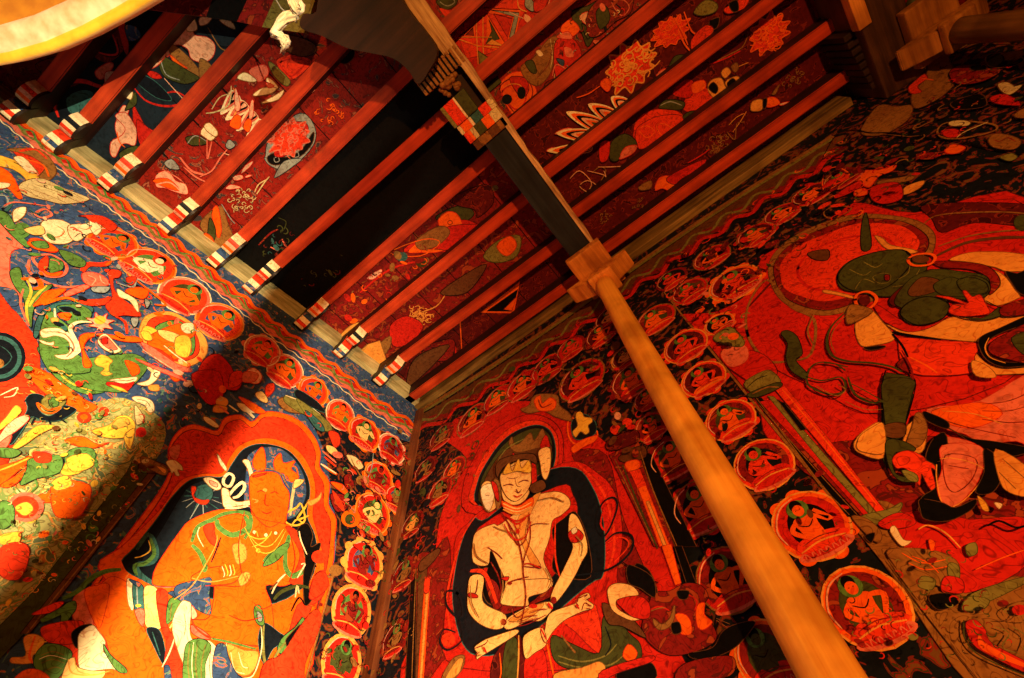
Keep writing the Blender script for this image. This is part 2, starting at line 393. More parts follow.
P.build('painted_halo', wall_left, 'dark teal painted halo disc')

P = Paint(LW, .0035).text('''
@ 0 120 5.12
# bird with spread wing and fiery crest
P Q 60,150 130,150 220,190 270,240 240,300 150,300 120,220
P n 30,150 200,150 290,250 250,310 200,290 230,240 150,180
L Q 14 100,160 180,150 240,200
L O 10 130,200 220,230 250,290
P Y -20,180 60,200 150,240 190,260 200,320 150,320 110,280 60,250 -10,230
P W 70,190 120,190 170,240 190,270 150,270 100,230
L K 5 70,215 120,240
P C 130,310 220,300 330,350 460,405 330,430 230,410 140,390 90,350
L n 4 150,350 260,390 340,425
L n 4 180,330 300,370 400,420
L n 4 200,318 320,350 430,405
L n 4 120,350 200,395 260,410
P O -20,240 60,280 110,390 90,400 40,350 -20,350
P W -20,320 50,325 40,345 -20,350
L O 16 60,290 80,340 110,400
# scroll
L T 12 -20,370 40,370 60,420 20,470 -20,440
L A 8 -20,385 30,390 40,430 10,450
P G -20,460 40,480 80,540 120,600 160,640 130,650 60,590 -20,500
P W 70,460 130,445 130,480 100,510 70,520
L P 8 20,440 80,420 240,440
C P 10 180,480 230,455 265,485 215,500
E G 110 565 48 40
# lion white
P W 215,520 300,510 370,540 400,580 350,630 260,630 215,590
P W 350,540 440,530 500,500 520,570 460,580 400,620 360,600
P S 130,555 210,540 230,580 180,590 130,570
P W 460,490 490,520 520,560 490,590 460,550
L O 4 230,590 280,600 320,590
L O 4 290,540 330,570 300,600
L O 4 400,550 440,560 470,545
L K 3 380,600 410,580 430,600
P Q 400,490 520,490 600,540 570,570 520,540 450,500
P O 150,610 210,610 290,670 250,676 170,650
L P 10 60,600 60,640 130,660
@ 0 240 5.12
P O 140,10 220,0 300,50 260,60 180,45
P G 160,10 230,5 250,40 190,40
L P 16 150,100 150,160 220,210 320,240 420,235
C P 13 170,90 260,75 340,130 320,180 240,185 200,140
P Q 200,110 240,80 250,120 230,160 200,150
P G 260,90 320,110 320,150 260,170 250,130
P O 220,150 260,170 320,160 300,185 240,180
P P 420,170 480,165 540,190 555,230 480,240 430,215
L w 5 450,180 490,200 470,230
L w 5 510,180 520,210 540,225
P P 330,270 420,230 460,240 400,270 340,290
P A 470,240 560,240 540,270 480,265
L Q 26 420,160 450,125 530,125 560,110
L O 10 540,90 570,105 540,130
P G 300,50 380,70 440,110 420,140 350,120
# leafy scroll
P G 50,160 100,140 120,200 170,260 240,230 270,235 200,300 170,370 160,450 130,380 120,300 70,230
L Y 11 130,190 160,260 135,340 145,430
L Y 9 240,232 180,290 150,340
L O 22 110,200 190,200 210,240 170,250
P O 240,260 340,250 260,310 170,340 200,300
L P 10 120,250 105,330 150,440
# teal scroll and figures
P T 200,380 290,320 400,320 480,350 440,390 360,350 300,370 230,420 190,500 170,480
P G 290,340 400,330 470,370 440,420 350,430 330,380
P b 300,345 350,340 390,360 340,370
L O 18 220,330 330,295 420,320 500,320 560,290
P Q 400,310 520,300 570,290 540,330 450,335
P G 210,440 250,360 300,400 350,440 380,500 350,560 420,600 460,676 280,680 230,640 200,560
P W 210,460 290,450 360,480 400,540 380,600 320,610 280,590 350,580 350,520 290,490 220,500
L P 8 240,470 330,480 380,550 340,600
P W 200,510 250,525 275,520 270,540 220,530
L W 9 280,350 285,400 310,440
P o 262,400 300,400 290,430 265,420
P O 300,375 360,375 350,410 310,400
L W 16 470,420 400,420 360,450 380,500 410,560 360,600
# star flower
P w 440,400 480,400 490,370 515,395 550,375 545,405 585,412 555,430 575,455 535,450 520,470 500,448 455,440 480,425
E Y 512 410 30 22
# orange scroll
P O 405,500 450,475 530,480 610,490 700,495 730,520 640,520 560,500 500,490 450,510 430,560 470,640 430,650 420,580
P W 500,510 540,480 600,540 620,565 580,580 520,550
P P 510,515 540,490 590,540 600,560 560,560
P R 520,505 550,500 550,530 525,530
# orange dancing figure
P Q 555,160 620,160 610,190 580,200 590,260 640,310 700,350 720,390 640,385 590,390 560,370 540,330 575,290
P O 640,260 700,240 760,260 740,300 690,290
P W 600,250 640,270 700,310 710,370 690,350 660,310 610,290
L Q 14 590,390 640,420 650,480
L O 12 690,200 780,270 850,330 790,330
L A 9 600,220 680,240 700,200 740,220
P Q 650,190 700,190 680,230 650,220
P A 740,300 770,320 750,350
P A 670,400 710,400 700,440 680,440
P Y 720,470 760,470 780,510 740,510
''')
P.build('painted_scrolling_animals', wall_left, 'painted white lion, bird and curling foliage')
P = Paint(LW, .0045).text('''
@ 0 240 5.12
# green serpent headed creature
P G 190,560 220,545 320,560 420,620 480,676 560,760 470,790 380,770 280,700 240,640
@ 0 370 5.12
P G 280,-40 440,-60 600,-80 700,-80 760,-30 720,40 640,110 540,110 460,100 380,60
L Y 9 270,-90 310,20 380,75 470,105
P Y 485,-50 520,-80 575,-50 560,-25 560,10 575,20 540,30 515,15 535,-10 495,-25
L G 5 520,5 545,10 560,5
P O 640,-50 700,-30 715,10 680,30 660,0
P W 560,50 640,40 700,35 690,60 620,70 590,60
P R 555,60 640,70 690,60 650,110 620,100 550,80
P W 700,70 760,50 780,0 820,0 810,40 760,80
L K 4 570,55 650,55 690,45
P Y 560,75 620,90 655,115 600,100
# cloud on blue
P W 675,140 720,135 780,160 790,210 760,215 740,180 700,165
L g 4 700,150 750,160 770,190
P o 760,80 810,75 815,105 770,105
P O 870,15 910,10 935,40 900,60 875,40
E w 965 70 28 18
P P 690,-60 800,-20 900,20 960,60 900,40 780,-10
''')
P.build('painted_sea_creature', wall_left, 'green painted creature with open jaws')
P = Paint(LW, .0055).text('''
@ 0 240 5.12
# large roundel with seated pale figure
P o 760,380 860,365 930,390 1000,440 1060,520 1050,600 960,650 860,640 760,560 715,500 720,430
P Q 780,400 860,385 930,410 990,460 1020,530 1010,590 940,620 850,610 780,550 745,500 750,440
P G 800,440 900,410 980,460 1000,530 980,590 900,590 830,560 800,500
P Y 740,440 800,460 840,520 760,520 725,490
P O 800,470 900,430 940,430 1000,430 1000,480 960,520 980,570 900,610 820,560 760,540 760,500
P W 930,430 985,425 995,465 960,480 930,460
P S 810,460 880,470 940,500 930,530 870,520 820,490
P Y 900,500 960,490 980,540 960,600 900,580
L W 7 840,540 900,590 960,630
P P 720,520 800,560 900,630 980,660 960,676 860,650 760,580
L w 7 730,560 820,620 900,670
''')
P.build('painted_medallion', wall_left, 'large painted roundel with pale seated figure')
P = Paint(LW, .0042)
scatter(P, [(18, 365), (60, 375), (100, 420), (150, 415), (165, 450), (120, 520), (60, 580), (0, 620), (0, 480), (20, 440)], 120, ['V', 'G', 'Y', 'Q', 'V', 'o', 'P', 'G', 'C', 'O'], 5.0, 11, .7)
P.text('''
@ 0 370 5.12
P b 130,150 170,120 230,140 200,200 250,235 310,200 330,180 390,200 360,230 300,260 220,260 160,240 120,300 60,380 40,360 100,270 140,200
L b 8 150,150 120,160
L b 8 180,240 160,280
L b 8 250,250 260,285
L b 8 310,250 340,270
P V 215,150 260,120 300,150 340,160 300,200 250,210 215,190
P G 250,150 290,140 300,180 260,190
C O 9 190,170 215,210 270,220 310,190 250,205 210,180
P Y 60,400 110,350 180,290 240,280 280,290 200,330 130,380 70,410
P w 0,330 60,260 130,230 150,250 100,300 30,350 -20,400
P Y -20,300 40,230 80,180 110,210 50,270 -20,320
P P -20,390 60,330 30,400
E Q 430 242 38 28
E O 430 240 20 14
E Q 532 212 28 24
P Y 470,310 560,280 600,240 650,235 690,270 680,330 600,350 520,340
P o 570,290 600,250 650,245 660,280 600,300
P Y 640,330 690,300 670,400 640,370
E R 722 318 28 26
P C 690,180 720,210 740,260 700,280 690,230
P O 330,360 420,340 500,380 560,370 480,400 400,390
E P 232 442 40 30
P G 330,440 380,400 470,400 490,450 440,500 350,500
P Y 370,440 440,430 460,460 420,520 350,540 310,520
P C 270,570 310,545 370,580 330,620 270,620
L G 8 90,560 150,540 190,590 130,640 80,600
L G 8 200,500 260,470 290,520 230,560
P G -20,400 60,400 110,420 60,450 -20,440
P O -20,500 80,470 150,440 160,460 90,520 -20,600
L Y 10 -20,520 60,490 150,450
P O 0,590 80,540 140,500 130,540 50,600
P O 180,650 300,600 440,580 460,620 420,676 160,676
P P 60,676 150,650 230,676
@ 0 452 3
E P 77 165 55 45
E Q 75 165 42 34
P Y 45,165 80,150 100,170 80,190 60,185
P O 160,90 270,100 250,180 200,200 160,180
P Y 200,20 260,5 280,40 220,60
P Y 155,90 200,70 215,100 170,115
P G 0,150 40,160 40,210 0,230
P Y 0,250 60,240 50,280 0,275
P Q 0,290 60,270 90,300 60,380 0,370
P G 90,20 180,10 180,60 110,80 60,100 80,50
P Q 100,0 150,5 150,30 110,30
''')
scatter(P, [(18, 365), (60, 375), (100, 420), (150, 415), (165, 450), (120, 520), (60, 580), (0, 620), (0, 480), (20, 440)], 300, ['V', 'G', 'Y', 'g', 'V', 'o', 'R', 'G', 'C', 'N'], 4.2, 12, .9)
P.build('painted_lotus_crowd', wall_left, 'green and yellow painted crowd of small seated figures')

# dark framed pillar between the two left scenes
P = Paint(LW, .005).text('''
@ 0 452 3
p g 470,20 455,60 170,425 60,560 -40,660 -40,560 100,420 380,60 400,20
p N 455,50 160,420 60,545 90,545 180,435 470,62
L n 4 468,62 300,270 168,432 80,545
P N 430,20 500,40 510,60 420,60
''')
P.build('painted_pillar', wall_left, 'dark brown painted pillar beside the orange deity')

# orange deity panel
P = Paint(LW, .0055).text('''
@ 180 410 5.12
P O -60,200 -10,110 60,75 130,90 190,105 230,40 310,25 370,60 430,10 520,15 620,60 690,140 720,220 715,290 765,370 760,480 800,560 790,676 780,800 700,1000 640,1380 200,1500 -700,1500 -560,1100 -360,760 -150,480 -60,330
P Q -50,210 0,130 60,100 120,110 200,130 240,70 310,50 370,90 430,38 520,42 600,80 665,150 695,230 690,300 735,380 735,490 770,570 765,700 740,850 660,1050 610,1380 200,1480 -680,1480 -540,1100 -330,760 -130,500 -40,330
P O -30,400 20,350 120,325 215,320 250,250 300,185 380,150 470,145 560,175 630,235 680,330 695,420 680,530 700,620 740,800 690,1000 600,1000 500,1300 300,1400 -200,1450 -300,1000 -420,800 -300,700 -150,560 -80,480
P b 0,400 60,355 140,340 220,340 270,270 320,205 390,175 470,178 550,205 610,265 655,350 665,430 650,540 690,640 700,760 640,900 400,1000 -100,900 -300,800 -230,700 -120,560 -60,470
P D 20,420 90,370 200,360 230,520 100,560 0,676 -100,760 -200,780 -100,620
''')
P.build('painted_mandorla', wall_left, 'scalloped red and orange painted mandorla')
P = Paint(LW, .0075).text('''
@ 180 410 5.12
# crown and hair
P B 350,230 430,190 520,200 600,270 640,360 640,460 560,560 350,500 330,400 340,300
P O 375,250 410,195 430,200 440,270 430,310 380,300
P O 480,260 515,220 530,270 590,260 570,300 610,340 570,370 540,330 490,310
L n 7 380,318 440,300 510,320 540,370 560,400
C O 7 540,300 590,290 600,340 550,360
P W 350,255 365,290 375,330 360,350 345,300 320,260
# lotus sun
L T 6 60,400 100,450 140,500
L T 5 20,440 110,440 200,450
L T 5 70,520 110,440 170,380
L A 5 110,380 115,440 120,540
L A 5 30,500 110,440 210,400
L T 6 30,410 110,450 200,510
L A 5 190,370 130,430 50,560
L A 4 10,470 110,445 215,480
P T 80,400 140,380 170,420 150,470 90,470
P Q 60,390 85,400 70,440 110,460 150,460 130,485 80,470 60,430
P W 120,350 160,345 200,370 210,400 180,410 140,380
P w 150,360 190,375 190,395 160,385
# white curls left
P W 190,225 210,250 240,300 230,310 200,270
C W 14 225,350 250,325 275,345 255,390 225,380
L W 16 250,440 280,400 320,370 330,400 300,440 270,450
P W 215,400 250,410 260,450 300,470 370,460 370,485 300,490 230,500 215,450
L W 12 230,505 300,500 350,490
# curls right
L C 15 630,365 590,365 580,420 570,480 565,540
P S 590,355 635,360 610,390 580,400
C Y 9 530,540 550,580 600,590 640,560 620,480 595,500
L Y 10 660,460 640,500 600,560 660,540
P o 650,470 700,450 725,420 715,460 670,490
C Y 7 570,600 600,560 640,600 590,620
# head
P O 365,330 430,315 500,325 530,380 560,430 550,520 530,590 440,640 380,580 360,480 355,400
P Q 375,335 440,322 430,332 380,345
E o 435 410 12 10
L o 6 370,455 400,465 380,475
# body
P O 330,520 420,560 520,580 570,600 640,740 620,840 540,900 440,900 470,1000 480,1150 460,1220 300,1230 130,1180 60,1080 150,1060 170,880 60,900 -120,900 -140,860 -110,780 0,620 60,560 200,510
P Q 540,600 600,620 660,720 680,820 640,900 560,880 600,800 610,720
P o 270,690 330,690 340,760 300,790 280,760
P O 60,850 200,800 300,850 320,900 200,900 100,900
L Y 6 350,640 400,660 450,650 470,620
L Y 6 370,700 420,680 460,640
L Y 5 380,640 390,620 400,650
L o 8 300,640 320,740 330,700
L Y 6 230,790 245,830 240,850
L Y 6 270,790 280,830 275,845
# green scarf
L G 24 60,676 90,600 170,560 240,530 350,530 360,600 330,660
P Q 120,600 170,580 180,640 200,700 150,676
P O 190,560 300,530 330,570 300,640 210,620
L G 30 330,540 350,600 270,640 200,600 190,560
L W 5 100,600 90,640 120,700
L G 26 60,690 100,730 130,800 120,830
L G 30 560,640 540,700 470,740 430,780
P G 425,790 470,730 540,680 560,700 500,770 440,800
L G 28 545,700 540,800 580,850 650,800 640,730
L K 14 630,660 660,780 700,800
P K 600,620 650,580 680,640 670,700 720,680 700,760 660,900 680,960 640,1000 630,860 640,750
E Q 715 752 42 34
L W 7 610,620 620,670 650,740
L W 7 600,860 640,790 620,790
L W 9 470,940 500,880 540,840
L N 9 460,920 500,880
L g 18 480,970 520,930 600,900 660,910
L C 10 590,960 600,900 610,940
L K 8 570,1030 610,960 640,1000
# black cut outs
P b 430,1090 510,1140 560,1180 480,1220 430,1300 400,1180
P G 520,1170 590,1110 630,1060 640,1110 610,1180 560,1240 500,1240
P K 540,1180 590,1120 620,1100 600,1170 560,1220
L V 16 430,1090 425,1180 435,1290 470,1300 500,1240 540,1190
P G 380,1010 410,1000 430,1060 430,1100 400,1100 380,1060
P A 395,1030 420,1050 420,1080 400,1080
P Q 430,1300 520,1250 620,1100 700,1020 720,1100 640,1300 620,1450 420,1450
P Q 690,850 740,830 760,900 700,960 660,960
L W 7 415,1110 420,1200 400,1300 360,1370 280,1350 240,1250 240,1180
P o 240,1200 330,1230 400,1240 380,1330 330,1360 280,1330
L W 4 260,1240 280,1330 330,1350
L W 4 300,1240 320,1310 350,1320
# skirt left
P B -20,900 90,870 160,860 150,940 160,1040 120,1040 50,1000 -20,960
P W 0,990 40,980 60,1010 50,1120 70,1180 150,1180 200,1250 180,1380 60,1380 -40,1130
P P 60,1100 120,1130 160,1170 110,1170 60,1140
P G 40,1190 110,1170 160,1210 130,1300 120,1400 20,1400 20,1260
L V 7 50,1200 40,1300 50,1390
L V 7 90,1200 80,1300 90,1390
L V 7 130,1200 110,1300 110,1390
L W 5 70,1190 60,1300 70,1390
P B 180,1220 230,1200 250,1270 300,1360 360,1380 180,1400
L r 3 160,1220 150,1300 160,1390
L r 3 20,1040 30,1100 20,1160
L Q 10 60,1010 70,1100 160,1170 300,1200 400,1210
L G 12 160,1170 260,1190 390,1225
P w 60,1070 90,1050 60,1000
L o 6 -30,970 40,920 90,860 180,700 190,640
L b 7 160,780 185,720 210,650
''')
P.text('''
@ 180 410 5.12
L R 4 395,420 415,412 435,420
L R 4 465,425 485,418 505,428
L R 4 440,430 435,480 455,490
L R 5 420,520 445,530 470,520
L R 4 330,520 300,700 320,860
L R 4 560,620 590,760 560,880
L R 4 250,1050 330,1080 420,1060
L Y 5 340,620 400,690 470,690 530,610
L Y 4 330,600 400,720 480,720 540,620
E Y 400 720 12 12
E W 440 640 9 9
E W 380 625 8 8
E W 490 630 8 8
L o 6 60,860 160,880 300,850
L Q 5 130,900 260,890 320,850
L Q 4 470,1000 420,1020 380,990
L W 5 255,795 262,835 252,850
L W 5 215,800 228,840 222,855
L Q 4 360,500 400,560 460,600 520,570
P o 300,860 330,830 360,840 345,880 310,900
L Q 3 325,845 340,880
L Q 3 340,840 352,875
''')
P.build('painted_deity', wall_left, 'orange skinned painted deity with green scarf')
P = Paint(LW, .008).text('''
@ 0 546 5.12
# teal and green curling scarf on the mandorla
L T 30 700,20 760,-60 800,20 780,80 700,100 720,150 820,210 900,210
L G 22 770,-40 790,40 740,90 690,100 700,150
L Y 7 690,60 730,50 770,20 760,-30
P A 830,60 860,40 880,60 860,120 880,180 840,160 850,100
L O 14 610,60 640,130 700,170 800,215 900,215 1000,180
P O 880,130 930,20 1040,-40 1060,180 940,195
L o 5 660,140 640,170
# large arm and thigh
P P 380,260 460,210 520,200 560,240 540,420 420,420 370,360
P O 480,210 520,190 560,160 600,160 650,190 660,260 700,350 740,420 780,500 830,600 850,720 500,720 560,600 540,480 480,400
P O 430,240 500,200 560,200 540,330 500,420
L G 28 620,120 540,130 460,170 400,230 320,270
P G 320,310 380,280 390,320 350,380 320,440 310,390
L G 34 380,290 300,340 210,385
P Q 210,420 300,390 400,380 430,400 370,440 370,500 240,490
P Q 160,350 280,290 330,290 260,340
P o 120,470 180,450 230,490 170,560 160,600 60,600 60,570 130,560
L O 12 180,460 150,560 170,600
L Y 8 180,560 200,500 240,490
P G 190,540 240,500 320,510 370,550 340,620 280,690 200,650 170,600
L V 7 210,560 270,540 330,560
L V 7 210,600 270,580 330,600
L V 7 230,640 280,620 320,630
L W 4 200,580 260,560 340,580
P O 60,690 140,630 230,650 260,720 60,720
P K 365,450 410,410 470,400 450,430 410,440 405,520 380,510
P W 405,450 470,405 500,430 540,490 530,540 600,600 620,640 560,630 470,640 420,640 400,600 400,530
P S 340,600 380,570 400,620 480,640 540,640 500,690 320,720
L o 8 350,580 370,650 480,660 560,640
L o 5 380,570 400,640 460,655
P G 530,500 570,560 640,620 650,650 600,640 540,550
# sashes
P W 650,170 690,190 690,260 680,330 655,290
P T 680,190 735,210 735,330 690,330
L A 6 700,200 705,320
P B 660,170 720,190 710,210 690,200
P S 740,210 805,220 810,330 825,420 750,415 740,330
P P 690,330 740,330 735,410 710,390
E Y 708 305 15 8
P b 750,425 810,425 840,500 850,600 830,600 790,520
L T 6 780,440 820,560
P Q 800,230 860,240 850,350 870,440 900,450 940,560 970,700 870,720 840,620 850,500 820,400
L O 10 900,450 940,600 960,700
P G 870,270 940,270 920,330 860,400 850,360
L V 6 880,290 870,380
P B 860,240 960,220 1020,200 1040,290 960,290
L S 12 1010,200 950,290 870,420
L o 12 1010,205 950,285
P G 890,400 920,380 920,450 880,440
L W 8 900,450 870,540 830,620
P B 840,620 870,620 880,720 850,720
''')
P.build('painted_attendant', wall_left, 'orange painted thigh with striped sashes and green foliage')
P = Paint(LW, .0085).text('''
@ 0 370 5.12
P P 870,400 920,380 920,430 900,460 870,440
P W 850,470 890,460 930,490 935,515 910,510 920,540 900,540 890,520 880,530 865,500
P n 730,440 800,470 860,510 840,540 770,510 720,470
P o 800,490 850,510 840,530
@ 180 280 5.12
P R 130,400 200,380 260,440 280,480 320,500 300,560 240,560 140,540 90,480
P Q 260,480 310,465 325,500 300,540 250,550
P R 60,480 200,470 220,600 160,640 100,590
P w 340,470 380,450 420,490 400,530 350,520
P P 330,470 400,480 380,520 320,520
P Q 440,540 480,530 480,570 440,600
P S 385,580 420,570 450,610 440,630 400,610
E o 215 625 32 26
P o 180,640 240,650 230,676 170,676
P W 290,630 350,640 420,676 330,676
P O 300,600 360,620 440,676 380,676
L W 9 250,640 300,676
P n 500,620 560,600 700,676 560,676
P V 540,590 600,610 720,690 640,690 540,630
L W 6 540,590 640,630 720,690
P b 600,560 700,620 740,680 600,610
@ 180 410 5.12
P V 600,-60 760,60 770,110 700,90 640,20
P T 640,0 720,60 740,110 690,90
P W 120,35 150,40 200,80 180,90 130,60
L W 16 330,-10 380,40
L P 12 200,-20 250,20
P S 750,180 790,190 810,220 790,235 755,210
L O 16 730,280 770,310 805,330
L W 8 720,275 800,325
L P 10 730,210 800,270
L Q 12 740,240 800,290
P C 850,230 900,240 940,290 910,305 880,280
E w 835 405 22 17
P O 770,370 830,380 860,420 840,430
L A 4 990,220 980,300 950,370
P Q 760,110 810,120 820,170 790,190
L n 8 880,260 920,330 950,370
E n 935 360 34 26
P r 840,340 880,330 890,400 850,400
E O 875 555 50 45
E g 870 560 26 28
P r 770,430 850,440 860,500 800,520
P Q 780,410 800,480 840,520 830,470
''')
P.build('painted_offerings', wall_left, 'small painted hands, jewels and streamers')
P = Paint(LW, .0065).text('''
@ 180 546 5.12
p n 750,150 790,150 640,720 590,720
p O 755,165 775,165 635,700 605,700
E r 720 300 12 10
E r 690 420 12 10
E r 655 540 12 10
L r 5 745,200 700,340 650,540 610,700
P Q 700,140 745,130 740,240 680,300 640,290 700,200
E n 795 125 34 30
''')
P.build('painted_border', wall_left, 'narrow ochre painted border with dots')
for i, (x, y, r, rim, disc, body, robe, sq) in enumerate([
    (113, 243, 21, 'O', 'Q', 'O', 'Q', 1.0), (149, 266, 24, 'O', 'Q', 'W', 'Q', 1.0), (185, 296, 24, 'P', 'Q', 'O', 'Q', 1.0), (220, 322, 23, 'O', 'Q', 'O', 'Q', 1.0),
    (262, 351, 18, 'P', 'Q', 'O', 'R', 1.0), (285, 371, 19, 'P', 'Q', 'O', 'Q', 1.0), (313, 392, 16, 'O', 'Q', 'O', 'Q', 1.0), (340, 415, 16, 'P', 'Q', 'O', 'Q', 1.0),
    (364, 434, 16, 'O', 'R', 'S', 'R', 1.0), (391, 449, 14, 'P', 'R', 'r', 'R', 1.0), (378, 478, 15, 'O', 'R', 'r', 'R', 1.0), (372, 514, 19, 'O', 'R', 'S', 'R', 1.0),
    (363, 564, 22, 'o', 'R', 'r', 'R', 1.0), (351, 611, 23, 'o', 'R', 'r', 'R', 1.0), (341, 662, 24, 'o', 'R', 'g', 'R', 1.0), (396, 500, 13, 'O', 'R', 'n', 'R', 1.0)]):
    medallion(LW, x, y, r, i, rim, disc, body, robe, ['B', 'G', 'g'][i % 3], .80 if i < 8 else .92).build('painted_medallion', wall_left)
P = Paint(LW, .0030)
scatter(P, [(95, 250), (240, 350), (200, 400), (150, 330), (130, 300)], 45, ['G', 'Q', 'O', 'P', 'b', 'A'], 5.5, 3)
scatter(P, [(160, 345), (230, 380), (200, 430), (130, 400)], 40, ['Q', 'w', 'T', 'b', 'O', 'C'], 4.5, 4)
scatter(P, [(0, 150), (90, 210), (180, 270), (120, 300), (0, 250)], 60, ['P', 'G', 'b', 'Q', 'T', 'A', 'w'], 5, 5)
scatter(P, [(290, 400), (360, 470), (380, 500), (360, 560), (335, 500), (330, 450)], 55, ['Q', 'r', 'G', 'n', 'b', 'P'], 5, 6)
scatter(P, [(395, 430), (408, 470), (370, 678), (310, 678), (345, 560), (370, 480)], 90, ['r', 'R', 'b', 'g', 'r', 'n'], 5, 7)
scatter(P, [(0, 260), (60, 280), (100, 300), (120, 360), (40, 360), (30, 300)], 40, ['P', 'G', 'O', 'b', 'T', 'w'], 5, 8)
P.build('painted_foliage', wall_left)
# ================================================================ BACK WALL PAINTINGS
P = Paint(BW, .0022).text('''
@ 340 452 3
P R 300,-60 420,-130 600,-150 760,-60 900,80 960,200 1020,380 1010,420 960,480 1000,560 1060,700 1000,760 230,760 240,500 280,340 300,200 340,100 380,20
P r 700,0 800,10 850,200 940,420 900,470 820,400 790,240 720,60
''')
P.build('painted_red_ground', wall_back)
P = Paint(BW, .0045).text('''
@ 380 380 5.12
# head halo
P R 440,676 430,520 480,400 540,300 640,220 760,175 860,195 920,250 940,330 930,450 900,540 860,620 700,676
P Q 480,640 475,520 530,390 600,300 690,230 790,205 860,225 905,280 915,360 905,450 870,540 800,620
P b 505,640 500,520 560,400 630,310 710,255 800,230 860,250 890,300 900,380 880,470 840,560 760,640
P g 520,640 515,520 575,405 640,325 720,270 800,245 855,265 880,310 885,390 860,470 800,560 720,640
P N 540,500 600,400 660,350 760,330 860,310 880,380 820,420 760,400 640,440 590,540 540,540
P n 660,330 675,290 690,330 720,320 770,270 790,310 830,250 850,290 870,330 800,350 700,370
P R 820,330 850,280 870,330 860,360 830,360
P R 680,370 700,400 680,410
L V 6 600,420 650,350 740,300
# flames over the halo
P n 720,150 760,130 790,80 850,70 910,80 920,130 970,170 980,210 900,190 840,160 760,170
P O 790,100 820,80 830,120 870,90 900,110 890,150 830,160 800,140
L r 6 810,100 830,140 880,120
@ 400 480 3.413
# body halo
P R 180,330 190,200 240,140 300,90 560,-60 680,-20 740,60 760,200 740,330 760,420 720,560 640,640 200,640 150,500
P b 215,560 180,420 190,300 215,200 250,130 300,130 480,-20 600,-40 660,30 690,120 700,240 690,330 640,360 400,560 280,600
P R 270,160 540,20 590,50 605,120 560,240 520,330 330,420 300,330 270,270
L Q 8 180,560 160,420 180,300 215,190 260,120
L Q 9 600,-60 680,20 720,120 730,240 690,340
P K 330,200 370,300 360,420 300,420 280,360 300,300 270,300 260,230
P K 520,170 560,130 600,110 640,200 650,330 560,330 520,300 530,230
P r 290,340 330,350 350,420 320,440
L Q 12 240,310 290,320 330,420
L r 5 310,280 340,340 350,430
L Q 6 530,140 530,260 545,330
''')
P.build('painted_mandorla', wall_back, 'dark red oval halo with flames around it')
